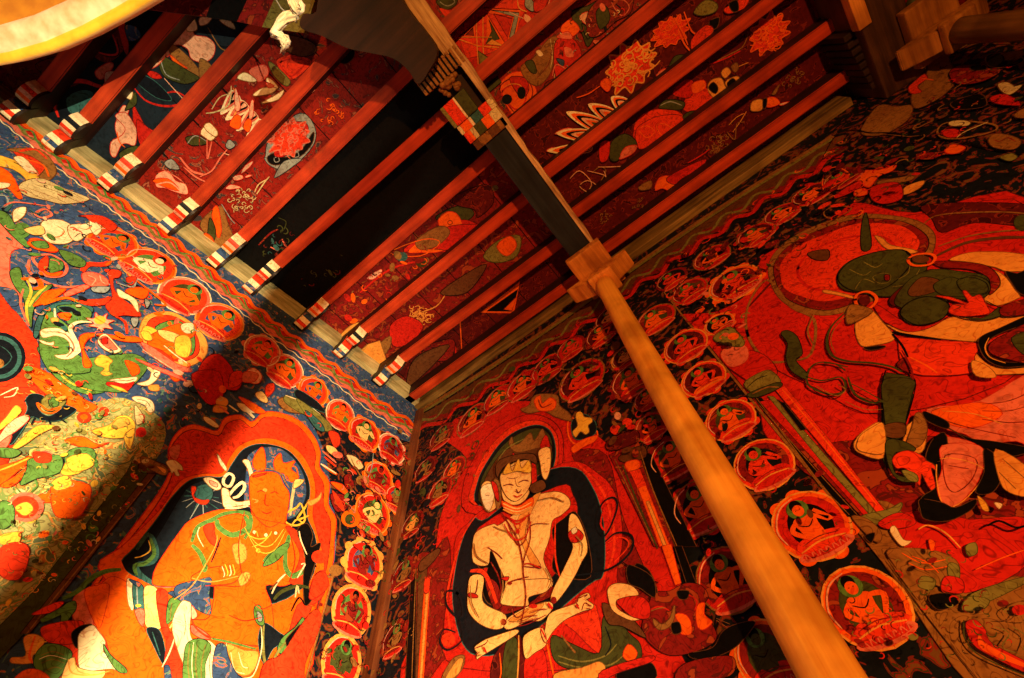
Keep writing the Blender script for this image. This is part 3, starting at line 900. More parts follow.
P = Paint(BW, .007).text('''
@ 400 480 3.413
# legs, robe
P R 130,640 200,580 330,500 380,430 520,400 560,350 690,355 690,420 640,440 560,500 600,560 690,585 560,640 560,760 100,760
P Q 560,480 640,450 670,430 695,585 660,580 600,520
P r 340,430 440,420 510,360 530,390 440,430 350,460
P m 320,600 410,530 430,700 320,720
P g 360,560 400,545 400,700 350,700
L o 6 405,530 405,600 400,690
L O 6 495,520 510,600 530,690
L O 5 340,590 345,660 330,700
P R 430,600 490,580 500,700 430,700
P g 520,530 590,560 680,590 690,480 720,440 780,520 820,560 820,620 760,650 640,650 560,640 520,600
L V 5 540,600 620,620 700,600 740,560
L V 5 540,620 620,640 720,630 780,580
L n 6 550,530 590,580 600,590
L b 5 700,500 720,560 700,600
P O 780,560 810,590 790,620 760,600
P o 530,660 620,640 680,620 700,650 640,690 540,700
P n 140,680 180,610 220,600 210,650 160,700
P o 150,690 190,620 215,610 200,660
P K 740,660 800,630 860,625 870,680 760,690
P R 690,650 850,600 860,620 740,660 690,690
# lotus wings right
P N 690,420 740,440 800,480 840,540 760,500 710,490
P S 710,370 740,352 790,360 815,390 780,400 740,410 745,440 800,470 830,470 790,480 730,450 712,410
P R 740,410 810,395 850,420 850,470 800,470 760,440
# scarves right
C b 7 690,80 730,60 740,100 700,190 670,150
C R 6 700,90 725,80 725,120 705,170 685,150
L b 8 700,210 740,180 790,190 790,240 740,290 680,315 600,325
L Q 5 710,215 750,195 780,210 770,240 730,280
C b 7 200,390 160,380 160,430 200,470 215,450
L b 6 200,470 215,530 200,560 160,580 135,550 150,510 190,520
E Q 165 545 24 24
L K 5 760,280 830,330 880,350
P K 780,290 860,330 870,400 820,370 780,350
# torso
P S 250,200 270,170 320,150 345,150 460,60 490,45 540,40 575,60 580,90 550,120 520,140 510,200 490,270 520,340 510,370 440,400 430,425 350,425 345,400 360,350 340,300 310,240 300,290 250,280
P o 460,50 480,45 440,130 430,200 480,290 450,290 410,200 400,140 430,90
P S 350,400 370,350 430,340 515,340 500,380 440,400 435,430 350,425
# arms
P S 240,330 285,330 280,400 300,430 360,460 355,500 320,510 270,490 235,450 230,400
P S 580,120 605,125 630,180 640,240 620,280 590,340 540,410 515,420 520,380 560,300 590,230 575,190
P S 355,500 370,470 420,440 440,430 510,415 520,440 480,480 440,480 400,500 370,510
P o 370,480 430,440 490,420 470,450 420,480
P R 575,180 600,165 625,185 620,205 595,215 580,205
P W 585,170 600,160 605,175 590,185
L r 5 265,340 260,380 245,400
P R 235,385 260,390 265,402 235,400
# legs
P S 395,510 400,525 330,570 280,600 262,612 262,590 255,570 290,545 330,530
P S 500,480 520,450 600,420 610,400 640,385 650,400 640,410 660,425 655,440 620,450 560,480 520,520 495,560 480,545 495,510
P S 425,530 470,505 490,510 500,560 460,590 430,610 420,570
L r 4 255,575 290,560 300,545
L r 4 610,430 600,410 640,390
L r 4 620,445 630,420 650,430
L r 3 400,500 440,490 500,460
L r 4 500,490 480,510 490,550 510,560
L R 5 480,505 500,545
# head, faces
P S 345,20 350,-20 390,-60 430,-60 450,-20 445,30 430,65 400,85 365,80 350,60
P O 350,70 400,90 450,60 450,90 400,115 355,95
L S 4 352,80 400,98 448,76
L S 4 352,92 400,108 448,90
P S 275,30 290,5 315,10 325,50 330,90 300,110 280,80
P n 320,0 340,10 345,70 330,100
L r 5 345,110 400,200 420,290
L r 5 440,110 445,200 420,290 430,400 410,500
L r 4 420,295 450,298 480,300
L r 4 365,140 400,220 430,200 440,120
L R 6 370,130 400,150 430,130
L R 5 390,150 402,170 412,150
L r 4 370,350 400,340 440,330
L r 3 300,230 330,250 350,270
E r 375 352 8 6
E r 475 298 8 6
L r 3 430,170 460,150 510,150
L r 3 380,440 400,470 440,440
E r 355 485 9 11
E r 525 410 10 12
E R 455 430 14 8
@ 380 380 5.12
P S 620,480 680,440 740,410 770,420 780,480 760,560 700,620 650,600 620,540
P S 810,370 840,345 870,350 875,400 870,460 850,510 830,490 820,430
L r 3 650,500 680,505 710,495
L r 3 720,480 750,475 770,460
L r 4 690,570 710,575 725,560
L r 3 690,500 700,540 720,545
L r 3 830,430 845,425
L r 3 855,400 870,400
L R 4 845,470 860,470
P R 775,430 800,440 800,540 780,560
P N 770,540 830,510 850,550 800,580 770,570
P W 515,560 550,530 575,540 585,600 560,670 530,640
L r 3 540,590 560,590
P R 570,520 600,540 610,620 590,600
P N 600,420 700,380 790,380 800,430 740,405 640,440 600,500
''')
P.text('''
@ 400 480 3.413
L n 5 252,215 262,260 300,285
L n 4 320,158 345,170 385,180
L n 4 470,70 520,60 560,75
L n 5 345,395 352,360 345,310
L n 4 495,300 515,340 505,370
L R 5 355,150 375,185 400,205 430,190 448,140
L R 5 360,120 400,140 446,116
E R 402 176 7 8
E o 402 160 6 6
L R 4 420,292 440,285 480,300
L r 3 258,595 272,588
L r 3 262,602 278,596
L r 3 640,392 628,400
L r 3 648,402 634,410
L r 3 655,430 640,428
L r 3 650,440 636,438
L R 6 285,570 295,590
L R 6 600,425 612,440
L r 3 400,480 430,468 470,462
L r 3 405,490 440,480 480,470
L r 3 440,455 470,445 505,440
L R 8 505,420 520,440
L n 4 600,190 622,220 618,260
L n 4 240,360 245,420 270,470
L o 6 352,100 400,116 450,92
P R 372,330 345,335 365,345
L r 3 352,20 372,14 388,18
L r 3 405,8 425,0 440,4
L R 4 388,52 402,58 418,48
L r 3 397,30 404,44 412,38
P Y 352,-20 372,-58 384,-30 404,-72 416,-40 440,-68 446,-26 400,-30
''')
P.build('painted_deity', wall_back, 'pale three-faced painted deity seated with crossed legs')
P = Paint(BW, .0045).text('''
@ 340 452 3
# pillar left of the deity
P r 225,340 280,300 330,280 320,700 225,700
p K 215,330 230,350 225,700 195,700
p N 235,340 262,345 250,700 225,700
p O 255,375 272,375 250,700 232,700
p o 258,420 266,420 245,690 238,690
P Q 255,380 270,380 266,420 252,420
P N 240,360 270,340 300,300 290,290 240,330
L n 3 228,350 222,500 215,690
@ 560 410 5.12
# pillar right
p r 250,230 400,160 420,200 620,700 480,700
p K 395,190 470,230 700,700 590,700 440,330
P V 320,220 390,190 400,250 350,260
P N 300,240 420,180 440,240 340,270
P O 335,270 395,255 410,290 370,320 345,310
p Q 355,315 410,300 450,400 410,430
p O 400,400 440,385 560,690 510,700
p o 440,470 455,465 545,690 530,700
L g 8 320,280 400,480 500,710
L n 6 410,210 480,420 600,700
L n 5 280,250 360,420 480,680
E Q 285 100 28 26
E Q 345 65 26 24
E w 295 30 18 20
P m 240,160 380,100 400,160 260,210
@ 560 546 5.12
p O 520,0 570,-10 620,190 590,200
p K 585,0 625,0 700,200 650,200
# dragon base
P r 480,240 560,230 640,190 720,200 760,260 720,330 780,400 800,480 700,540 560,560 460,500 420,420 440,340
P K 600,230 660,230 650,270 610,270
P O 590,350 640,350 670,390 670,450 620,450 610,400
P O 700,310 740,290 740,350 780,390 730,430 700,400
P n 480,370 520,400 560,370 580,310 590,310 585,370 560,415 510,430 480,400
P K 570,400 610,390 620,440 580,450
L R 8 660,250 700,280 690,330
L R 8 430,350 500,310 560,330
L n 5 450,340 500,320 540,315
P K 390,90 460,130 500,240 440,200 370,180
L n 4 800,380 860,420
L n 3 800,370 870,400
P K 660,550 780,520 830,440 900,400 1000,390 920,500 820,560 700,580
P r 640,600 860,560 900,620 840,676 600,690
''')
P.build('painted_throne', wall_back, 'painted throne pillars and dragon beside the pale deity')
P = Paint(BW, .006).text('''
@ 560 410 5.12
# small pale dancer in red ring
C O 7 60,40 40,110 70,170 150,170 190,110
P b 60,60 120,20 180,60 180,120 120,150 70,140
P Y 80,30 110,15 125,35 160,40 165,60 145,80 150,110 130,125 105,110 80,140 65,110 90,80
E Y 100 28 18 20
P O 60,190 120,150 190,130 180,160 120,190 70,220
''')
P.build('painted_dancer', wall_back, 'small yellow painted dancer beside the halo')
P = Paint(BW, .0058).text('''
@ 560 410 5.12
''')
# ochre batten in the corner and ledge strip over the back wall
P = Paint(BW, .005).text('''
@ 0 0 1
l n 2.2 664,292 683,316 757,407 860,532 979,678
''')
P.build('painted_edge_line', wall_back)
# right hand scene --------------------------------------------------
P = Paint(BW, .0026).text('''
@ 680 226 2.977
P R 0,265 40,300 220,520 340,673 1040,673 1100,400 1040,-80 700,-40 520,-70 440,0 300,60 240,100 200,200 120,250 60,260
@ 680 452 2.977
P r 345,-10 1040,-10 1040,440 820,480 640,300 500,150
P n 500,180 560,150 640,160 760,300 830,420 1040,380 1040,700 870,700 640,380
P R 640,200 760,170 860,200 1040,200 1040,330 850,420 700,330
''')
P.build('painted_red_ground', wall_back, 'red painted ground of the right hand scene')
P = Paint(BW, .0045).text('''
@ 680 226 2.977
# haloes
P R 205,330 200,250 240,180 330,100 560,0 740,-40 1050,-50 1050,400 620,560 400,480 260,410
P m 720,-60 860,-70 1050,-60 1050,0 880,-10 780,20 750,-20
P n 270,170 265,110 310,50 400,0 520,-35 640,-30 720,-10 760,30 745,90 690,100 660,170 560,230 450,265 360,255 300,220
P r 285,165 280,115 320,62 405,15 520,-20 640,-18 705,5 740,40 728,80 680,90 640,160 550,215 450,250 370,240 310,210
P Q 300,160 300,110 350,60 430,25 530,-8 640,-5 690,15 715,50 690,90 620,150 520,205 430,225 360,210 315,190
C R 8 350,130 400,70 520,30 620,40 640,100 560,150 460,190 380,180
L m 7 205,240 260,180 300,140
C n 7 204,330 202,240 260,160 330,240 400,280 390,380 330,400 260,400
L n 6 770,60 860,30 960,15 1040,12
L N 12 760,90 850,50 950,35 1040,33
L n 5 720,0 760,-30 850,-40 960,-42 1040,-36
P g 540,0 555,-40 570,60 540,70
P N 380,80 440,70 440,100 400,100
E g 1020 -10 26 24
''')
P.build('painted_mandorla', wall_back, 'large red and ochre halo behind the dark deity')
P = Paint(BW, .0065).text('''
@ 824 240 5.12
# crown bones
P o 0,255 60,265 140,285 150,300 60,280 0,270
P o 260,-20 300,-10 340,25 440,45 480,60 420,70 320,45
# patterned tunic
P o 640,100 740,65 860,60 960,65 1080,90 1080,150 940,160 880,140 830,130 720,110
P o 750,135 860,150 930,190 1000,280 990,300 890,335 820,300 900,240 880,180 800,150
P o 160,470 170,400 240,360 300,420 360,490 340,520 250,540 190,540
P o 320,430 420,470 540,440 640,400 700,380 800,400 900,380 1060,370 1060,400 920,440 860,490 800,520 600,505 440,490 360,460
P o 770,580 820,620 920,650 1060,640 1060,680 760,680
P R 250,330 290,340 380,400 480,440 560,430 640,390 540,450 430,470 330,430 290,400
P r 560,110 700,110 830,130 890,180 900,230 850,280 830,230 820,180 740,150 600,140
P K 930,160 990,170 1060,150 1060,280 1000,270 960,220
L K 16 350,470 450,490 600,510
P K 205,550 300,540 310,550 240,565
P Q 380,520 420,500 600,515 790,530 770,600 760,680 440,680
L O 8 440,600 520,640 580,680
L K 10 350,480 400,540 430,600
P r 370,640 420,600 440,680
# head
P g 65,190 100,130 180,85 300,55 400,50 440,80 520,110 520,170 460,240 380,280 300,290 180,270 90,250
C K 6 70,200 120,120 250,65 400,50 450,100 400,180 300,250 150,260
L V 4 130,150 200,180 240,160
L V 4 160,250 200,200 260,220
C V 3 250,190 300,170 340,180 330,215 280,220
P r 310,180 335,178 335,205 312,205
L V 4 380,200 430,170 440,120
L V 4 350,240 440,220 490,150
L V 5 200,110 260,140 300,120
P m 340,290 480,180 560,150 640,200 600,260 460,300 360,340
# chest and breasts
P g 440,200 560,150 700,160 820,180 850,220 840,280 760,310 640,300 600,380 480,380 400,350 360,310
P N 500,190 600,210 580,260 460,290 430,260
P g 390,380 420,330 500,290 600,300 640,330 620,390 540,430 440,430
C K 5 390,380 430,320 540,290 640,330 610,400 480,435
P g 560,230 640,190 700,200 760,180 840,210 840,270 720,290 600,280
C K 4 680,210 750,190 830,220 830,270 720,270
# rings
C O 13 160,310 175,275 230,265 270,300 240,345 185,350
E m 208 308 30 28
C O 12 430,100 470,75 540,70 570,90 540,125 460,130
E N 495 98 45 20
P n 120,350 160,330 250,360 200,400 120,430
# hand
P Q 570,285 640,290 700,310 740,320 710,265 730,260 760,290 800,280 830,330 850,370 800,385 700,390 640,370 660,330 720,330 640,305
L N 5 660,330 700,340 660,360
P g 690,390 800,400 860,370 900,340 920,360 900,390 800,410
L K 5 830,310 900,345 960,340
P r 910,340 1060,300 1060,370 920,390
# dark loop right
P K 790,530 810,490 900,450 1060,380 1060,420 920,470 850,510 830,560 860,600 940,625 1060,625 1060,640 920,650 830,610
P r 840,560 860,520 930,480 1060,430 1060,620 940,610 870,590
P g 960,500 1060,470 1060,590 1000,570
L o 5 845,500 825,550 850,600 930,630
# tail scarf
L g 12 110,370 40,440 15,520 40,590 120,620 250,630 350,650 400,676
L n 4 120,380 55,450 35,520 60,580
L g 8 0,630 60,635 110,670
@ 680 226 2.977
P g 300,320 320,310 350,330 365,380 345,400 380,440 370,455 330,430 315,390 320,350
L g 6 350,440 420,460 480,450 490,490 440,500 380,470 390,420 430,405 500,420
L g 8 500,450 520,500 570,525 610,520
L n 4 400,260 380,310 395,350
# arm
P g 605,450 640,440 700,460 690,520 670,580 650,640 640,700 605,700 600,560
C K 4 605,450 650,440 700,460 680,560 650,640 640,700 610,700
L r 5 660,370 690,430 695,500
P o 520,640 560,600 600,590 605,690 530,673
P o 680,590 720,570 735,610 720,673 660,673 670,620
# striped skirt
P P 735,545 890,520 1060,440 1060,650 1000,640 900,650 850,620 780,600
P O 750,550 900,525 960,560 880,600 800,590
L r 3 760,570 860,600 1000,630
L r 3 900,530 980,520 1050,490
L r 3 900,550 980,550 1050,530
L r 3 900,575 980,585 1050,580
L o 3 780,550 880,560 960,590
P K 725,555 760,580 830,620 870,650 900,673 960,690 1040,673 1040,660 930,640 860,630 780,590 740,570
P P 760,630 860,640 900,673 880,720 780,720
P o 870,400 920,420 940,450 880,445
@ 740 380 5.12
P g 735,0 890,0 880,80 850,200 840,290 760,290 735,150
P N 740,230 840,220 840,290 750,290
P o 600,320 620,280 680,240 735,225 740,370 640,370 600,350
P n 900,170 940,180 960,260 930,330 880,350 850,330 880,240
P g 750,310 830,310 900,350 870,370 800,370 780,420 800,480 860,500 900,520 830,520 780,480 750,400
P Q 780,400 830,365 900,370 1000,440 1020,480 980,450 1000,530 990,570 960,540 930,480 920,540 880,480 840,450 800,450
P V 830,460 900,480 910,520 860,510
P K 940,160 1060,210 1060,250 960,210
P K 990,300 1060,290 1060,600 1000,640 920,676 930,600 1010,540 1000,440 950,400
C g 5 570,20 600,80 720,110 735,110
L n 6 390,30 440,60 500,80 540,50 500,20
L n 4 540,110 640,150 730,150
@ 680 452 2.977
P P 780,-20 890,-20 905,30 880,100 820,160 780,150 765,100 780,50
C r 3 790,10 880,20 870,80 820,120 790,90
L r 3 800,40 860,50
C o 3 775,20 770,120 800,165 860,130 905,50
P K 905,-10 950,20 960,70 930,120 880,120 905,60
P K 715,140 780,150 820,165 880,140 870,170 800,205 730,200 715,170
P o 940,-10 1050,60 1050,130 980,120 950,80
L n 3 960,20 1040,90
L n 3 950,60 1000,110
P Y 885,130 910,150 920,175 900,170
P W 935,150 960,155 950,170
L K 8 915,220 950,205 1000,225 1040,215
''')
P.build('painted_deity', wall_back, 'dark green painted deity in patterned tunic with striped skirt')
P = Paint(BW, .0055).text('''
@ 740 380 5.12
# slanting painted pillar
p K 70,90 110,90 660,700 550,700
p r 120,160 150,150 680,700 620,700
L n 5 60,60 240,300 420,540 560,690
p R 100,110 160,100 340,280 700,690 640,700 380,410
p V 140,80 175,85 450,400 700,680 665,690 420,420
p K 190,100 230,120 340,250 310,260
p Q 180,50 230,30 420,260 760,690 710,690 470,400
L O 6 215,45 430,300 700,640
L n 4 100,130 380,450 600,690
@ 680 226 2.977
P R 130,400 200,370 260,390 290,440 230,470 170,440
P V 190,470 230,440 270,430 300,470 230,500
P g 200,500 290,465 300,480 230,510
L K 3 200,480 230,455 260,445
L n 5 215,500 260,480 295,480
P P 120,380 160,350 200,360 200,400 150,420
P V 100,330 150,300 190,340 180,360 120,350
L V 5 140,300 160,340 190,345
@ 680 452 2.977
P V 540,190 620,170 660,150 650,180 590,215 550,215
P R 590,210 650,180 700,200 690,220 620,230
L r 3 600,220 650,200 690,205
P W 625,235 640,220 665,260 690,265 660,280
P n 510,190 560,200 600,240 590,270 550,240
P K 550,250 580,240 570,270
P n 620,290 740,290 820,320 830,370 780,400 740,390 720,440 680,400 640,340
P O 740,260 760,270 750,300
L O 4 660,300 720,330 790,320
L O 4 680,330 730,350 800,340
L O 4 690,310 740,330 770,360
P V 720,370 760,380 750,410 710,400
P V 800,330 830,340 830,380 800,370
P R 790,370 840,380 840,420 780,410
L o 5 710,230 740,218 790,240 835,285
P V 850,280 880,270 885,300 860,310
L O 4 880,350 960,315 1030,290
P V 870,420 1030,370 1030,390 880,460
P V 860,430 920,440 900,470 840,470
P K 740,430 800,420 830,450 770,470
# orange horn
P R 850,510 880,500 910,530 930,570 1040,630 1040,660 930,610 870,570
P O 890,540 920,575 1040,635 1035,645 900,590
L g 5 845,500 850,560 900,610 1040,670
C n 3 960,470 1040,440 1040,500 980,500
E R 1010 470 22 16
L V 4 940,520 980,540 960,580 1010,600
L V 4 990,520 1030,550 1020,590
L N 3 940,500 980,500 1000,480
L n 4 620,320 740,480 900,680
''')
P.build('painted_pillar', wall_back, 'slanting red and green painted pillar with lotus capital')

# painted figures in the upper right frieze
P = Paint(BW, .005).text('''
@ 824 120 5.12
P O 170,300 200,260 280,255 330,240 370,230 350,260 280,290 240,340 210,340
P n 270,320 350,300 460,285 440,310 340,330 370,350 320,360
P o 400,380 420,340 510,310 500,340 450,370 420,380
P R 250,340 380,320 400,400 300,430 240,400
P R 60,380 180,310 190,340 120,380 60,400
P O 160,360 210,350 220,380 160,390
L r 6 0,250 60,240 110,250 60,330 0,340
C O 5 0,280 60,240 130,280 70,330 0,360
P r 480,170 600,160 680,125 730,140 700,170 600,180 560,200 480,200
P O 620,150 660,125 725,140 680,170 630,170
P V 900,190 960,170 990,190 950,210
C n 8 580,60 610,20 700,5 860,20 880,50 780,80 680,95 610,90
P R 600,55 680,45 700,80 630,90
P C 640,10 700,0 750,10 730,30 650,30
L n 8 460,50 520,20 560,0
L C 6 680,90 720,60 840,10
P n 840,100 880,70 960,80 1010,110 970,150 870,140
L r 5 870,100 900,110 940,90 980,110
C n 5 0,470 60,440 140,450 90,490 20,500
@ 824 0 5.12
P r 640,370 720,330 880,340 900,370 800,420 680,430
P n 870,300 920,270 1024,260 1000,300 920,310
P C 890,430 940,420 980,440 1020,430 980,470 940,485 900,460
P g 830,320 900,280 920,310 860,350
P K 750,340 820,330 830,355 760,360
P R 850,500 920,480 990,510 1000,540 880,530
P n 980,580 1040,550 1040,600 980,600
P K 660,520 800,480 830,540 720,560 660,550
L n 4 680,250 800,220 1024,210
C n 4 830,290 900,270 1024,300 960,340 850,340
''')
scatter(P, [(960, 35), (1024, 25), (1024, 100), (1000, 150), (900, 170), (870, 160), (930, 100)], 90, ['r', 'N', 'g', 'n', 'r', 'R', 'K'], 5, 31, .95)
P.build('painted_figures', wall_back, 'dim painted figures under the right beam')
P = Paint(BW, .0052).text('''
@ 824 120 5.12
L K 7 -10,200 60,80 150,50 230,65 330,65 420,75 480,80 560,95 700,110 860,150 1024,170
L n 3 240,72 340,75 430,84 500,78
''')
P.build('painted_outline', wall_back)
# bare plaster around the end of the right beam
P = Paint(BW, .004).text('''
@ 824 0 5.12
P n 200,640 280,540 370,545 450,540 440,600 380,650 300,690 200,690
P n 450,480 520,400 530,300 560,230 620,215 740,205 720,240 640,290 680,400 620,480 520,540 460,550
P Q 430,450 460,420 510,380 530,400 480,440 500,470 450,480
L O 5 500,400 560,410
''')
P.build('bare_plaster_patch', wall_back, 'bare ochre plaster patch where paint has fallen')
# valance and ledge strip along the top of the back wall
VB = [(404, 432), (430, 420), (470, 395), (520, 362), (560, 335), (620, 292), (680, 250), (740, 210), (800, 172), (838, 148)]
P = Paint(BW, .003)
P.T = (0, 0, 1); P.line('N', 20, [(x - 1, y - 2) for x, y in VB], False, False)
P.line('n', 5, [(x - 5, y - 12) for x, y in VB], False, False); P.line('V', 3, [(x - 6, y - 9) for x, y in VB], False, False)
wave(P, VB, 2, 3.5, 14, 6, 'r'); wave(P, VB, 6, 3.0, 14, 4, 'R', 1); wave(P, VB, -2, 3.0, 14, 2.5, 'V', 2); wave(P, VB, 11, 3.0, 14, 3, 'b', 1)
P.build('painted_valance', wall_back, 'dim red and olive painted ribbon border')
BM = [ # px, py, radius, rim, disc, body, robe
    (442, 437, 11, 'r', 'r', 'n', 'r'), (473, 420, 14, 'R', 'r', 'O', 'R'), (498, 400, 13, 'R', 'R', 'O', 'r'), (523, 386, 14, 'R', 'R', 'O', 'R'), (548, 369, 14, 'R', 'r', 'Q', 'R'),
    (571, 349, 12, 'r', 'R', 'Q', 'R'), (582, 380, 20, 'R', 'm', 'Q', 'R'), (602, 335, 13, 'r', 'm', 'O', 'R'), (633, 381, 19, 'r', 'r', 'O', 'R'), (610, 318, 12, 'r', 'm', 'o', 'R'), (626, 358, 12, 'n', 'm', 'o', 'r'),
    (656, 320, 16, 'R', 'r', 'O', 'Q'), (686, 347, 18, 'Q', 'm', 'Q', 'R'), (704, 380, 19, 'Q', 'm', 'Q', 'O'), (731, 421, 22, 'Q', 'r', 'O', 'Q'), (764, 465, 27, 'Q', 'r', 'Q', 'R'), (811, 526, 36, 'O', 'R', 'O', 'Q'), (866, 607, 42, 'O', 'r', 'O', 'Q'),
    (648, 400, 12, 'R', 'r', 'O', 'R'), (652, 428, 15, 'R', 'r', 'O', 'R'), (673, 459, 22, 'r', 'R', 'O', 'r'), (700, 508, 27, 'R', 'r', 'O', 'R'), (728, 580, 32, 'R', 'r', 'O', 'R'), (768, 656, 34, 'O', 'r', 'g', 'R'),
    (735, 284, 20, 'O', 'r', 'Q', 'R'), (720, 325, 12, 'O', 'b', 'O', 'R'), (690, 292, 14, 'R', 'r', 'Q', 'R'), (672, 280, 12, 'r', 'b', 'Q', 'R'), (712, 258, 14, 'R', 'r', 'O', 'R'), (756, 236, 14, 'R', 'm', 'O', 'R'), (782, 215, 13, 'R', 'r', 'O', 'R'), (812, 195, 14, 'R', 'm', 'O', 'R'), (842, 180, 13, 'r', 'm', 'Q', 'r'),
    (426, 470, 10, 'r', 'm', 'n', 'r'), (441, 492, 12, 'R', 'r', 'n', 'R'), (413, 525, 11, 'r', 'm', 'o', 'r'), (405, 575, 13, 'r', 'r', 'n', 'r'), (396, 640, 14, 'r', 'm', 'n', 'r'), (455, 470, 11, 'R', 'r', 'O', 'r')]
for i, (x, y, r, rim, disc, body, robe) in enumerate(BM):
    medallion(BW, x, y, r, 40 + i, rim, disc, body, robe, ['b', 'K', 'g'][i % 3], 1.0, 0, .0042).build('painted_medallion', wall_back)
P = Paint(BW, .0034)
scatter(P, [(412, 440), (470, 410), (500, 440), (470, 500), (425, 560), (410, 678), (375, 678)], 120, ['r', 'N', 'g', 'n', 'm', 'R', 'b'], 5, 21)
scatter(P, [(470, 400), (620, 300), (660, 380), (700, 470), (620, 460), (590, 390), (520, 390)], 120, ['r', 'N', 'g', 'R', 'm', 'R', 'n'], 5, 22)
scatter(P, [(640, 290), (840, 150), (960, 160), (860, 230), (760, 290), (700, 330)], 150, ['R', 'N', 'r', 'Q', 'g', 'm', 'n', 'R', 'O'], 5.5, 23)
scatter(P, [(680, 340), (750, 400), (860, 520), (900, 640), (840, 678), (700, 560), (660, 420)], 60, ['r', 'N', 'g', 'R', 'm', 'b'], 5, 24)
scatter(P, [(700, 310), (740, 290), (760, 340), (750, 370), (720, 350)], 30, ['O', 'g', 'V', 'Q', 'P'], 6, 25)
scatter(P, [(885, 585), (960, 560), (1024, 600), (1024, 678), (960, 678)], 60, ['V', 'n', 'r', 'g', 'R'], 6, 26, .93)
scatter(P, [(860, 600), (920, 640), (950, 678), (850, 678)], 40, ['r', 'R', 'V', 'Q', 'b'], 6, 27, .93)
P.build('painted_foliage', wall_back)
# squared batten in the corner
bm = bmesh.new(); prism(bm, [(-1.262, .985), (-1.205, .985), (-1.212, .962), (-1.252, .958)], 'Z', 0, ZC-.12)
struct(from_bm('trim_1', bm, wood_mat('batten_wood', (.10, .022, .008), (.24, .07, .02), 'Z', 20)))
# ================================================================ CEILING PAINTINGS (between the joists)
HB = ZC            # underside of the boards
CP = Plane((0, 0, HB), (0, 0, -1), (1, 0, 0), (0, 1, 0))
JL = [(-.95, -.95), (-.80, -.80), (-.598, -.60), (-.36, -.385), (-.15, -.17), (.017, .02), (.27, .249), (.48, .468), (.705, .713), (.903, .902)]
JR = [(-.40, -.40), (-.188, -.187), (0, .014), (.213, .221), (.445, .462), (.652, .668), (.868, .870)]
def lwx(y): return LW.p.x + (y - LW.p.y) * SL
BEAM_L, BEAM_R = -.165, -.05
def bay(y0, y1, x0, x1, key, off=.001):
    P = Paint(CP, off); P.upoly(key, [(x0, y0), (x1, y0), (x1, y1), (x0, y1)], False); return P
PB = {}
lk = ['b', 'D', 'F', 'F', 'K', 'K', 'r', 'r', 'm', 'm']  # the black bays have ceiling shadow painted into their board colour
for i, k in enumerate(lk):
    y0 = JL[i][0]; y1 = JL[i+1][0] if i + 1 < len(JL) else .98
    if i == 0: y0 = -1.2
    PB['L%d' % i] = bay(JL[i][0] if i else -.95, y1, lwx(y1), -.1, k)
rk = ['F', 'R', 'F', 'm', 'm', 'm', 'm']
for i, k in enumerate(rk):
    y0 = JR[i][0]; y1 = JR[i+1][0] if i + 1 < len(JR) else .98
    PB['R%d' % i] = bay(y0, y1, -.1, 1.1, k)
# plank joints
for i in range(10):
    P = PB['L%d' % i]
    for x in (-1.22, -1.02, -.84, -.66, -.47, -.28): P.uline('K', .004, [(x, JL[i][0]), (x + .004, JL[i][0] + .25)], False, False)
PB['L0'].text('''
@ 0 0 5.12
P m 420,200 520,280 590,290 610,250 560,130 600,120 640,240 560,320 480,290
L R 9 430,210 510,270 590,280 600,240 560,140
P R 600,120 640,120 660,250 640,270
L R 22 300,600 270,500 310,430 420,415 500,440 520,440
L m 8 290,560 300,470 400,430
P T 340,500 420,460 480,480 440,560 360,580
P P 490,360 560,320 580,340 530,400 500,400
P w 540,370 580,365 590,390 550,430 535,410
P B 640,130 700,140 720,190 660,210
L W 5 470,190 500,170 490,200
P W 390,240 420,230 440,250 400,300
P O 350,310 400,280 400,320
P r 180,330 300,290 240,380
''')
PB['L1'].text('''
@ 0 0 5.12
P w 830,270 900,190 940,110 980,140 1000,180 1060,190 1100,230 1090,290 1040,320 980,300 960,250 900,230 860,290
P W 950,110 990,90 1010,150 960,160
P n 860,220 920,250 1000,330 1040,400 960,360 880,290
P O 870,280 920,320 960,350 900,330
P g 810,280 830,380 900,420 960,430 1020,400 960,360 880,310
L A 6 820,300 850,380 920,410
P w 800,270 830,240 850,280 830,310 800,340 760,350
L R 11 680,440 740,510 820,540 900,540 960,510 900,470 840,480
P b 720,380 800,420 880,510 800,500 700,420
P R 740,360 800,370 830,400 780,400
L w 5 840,400 940,510
P R 680,540 720,600 760,676 820,720 700,690
P w 600,600 630,540 660,560 650,610 700,660 690,700 620,720 590,660
P g 640,560 690,470 700,530 660,560
P W 640,490 680,470 670,510
@ 200 0 5.12
P D 0,110 60,90 160,110 210,150 140,240 60,200
P W 100,100 160,110 180,150 130,130
L n 6 40,140 100,240 140,260
P n 0,300 60,340 40,400 0,410
P W 0,90 60,85 40,120 0,130
@ 0 120 5.12
P w 570,110 620,80 640,40 590,-20 640,-40 680,10 700,60 690,130 650,120 620,130 590,190 565,170
P g 610,170 700,130 720,180 650,230
P R 700,0 760,40 800,70 720,130
L O 6 600,60 610,110 640,140
''')
P = PB['L2']
petals(P, 232, 90, 268, 128, 4, 26, flip=1, seed=1)
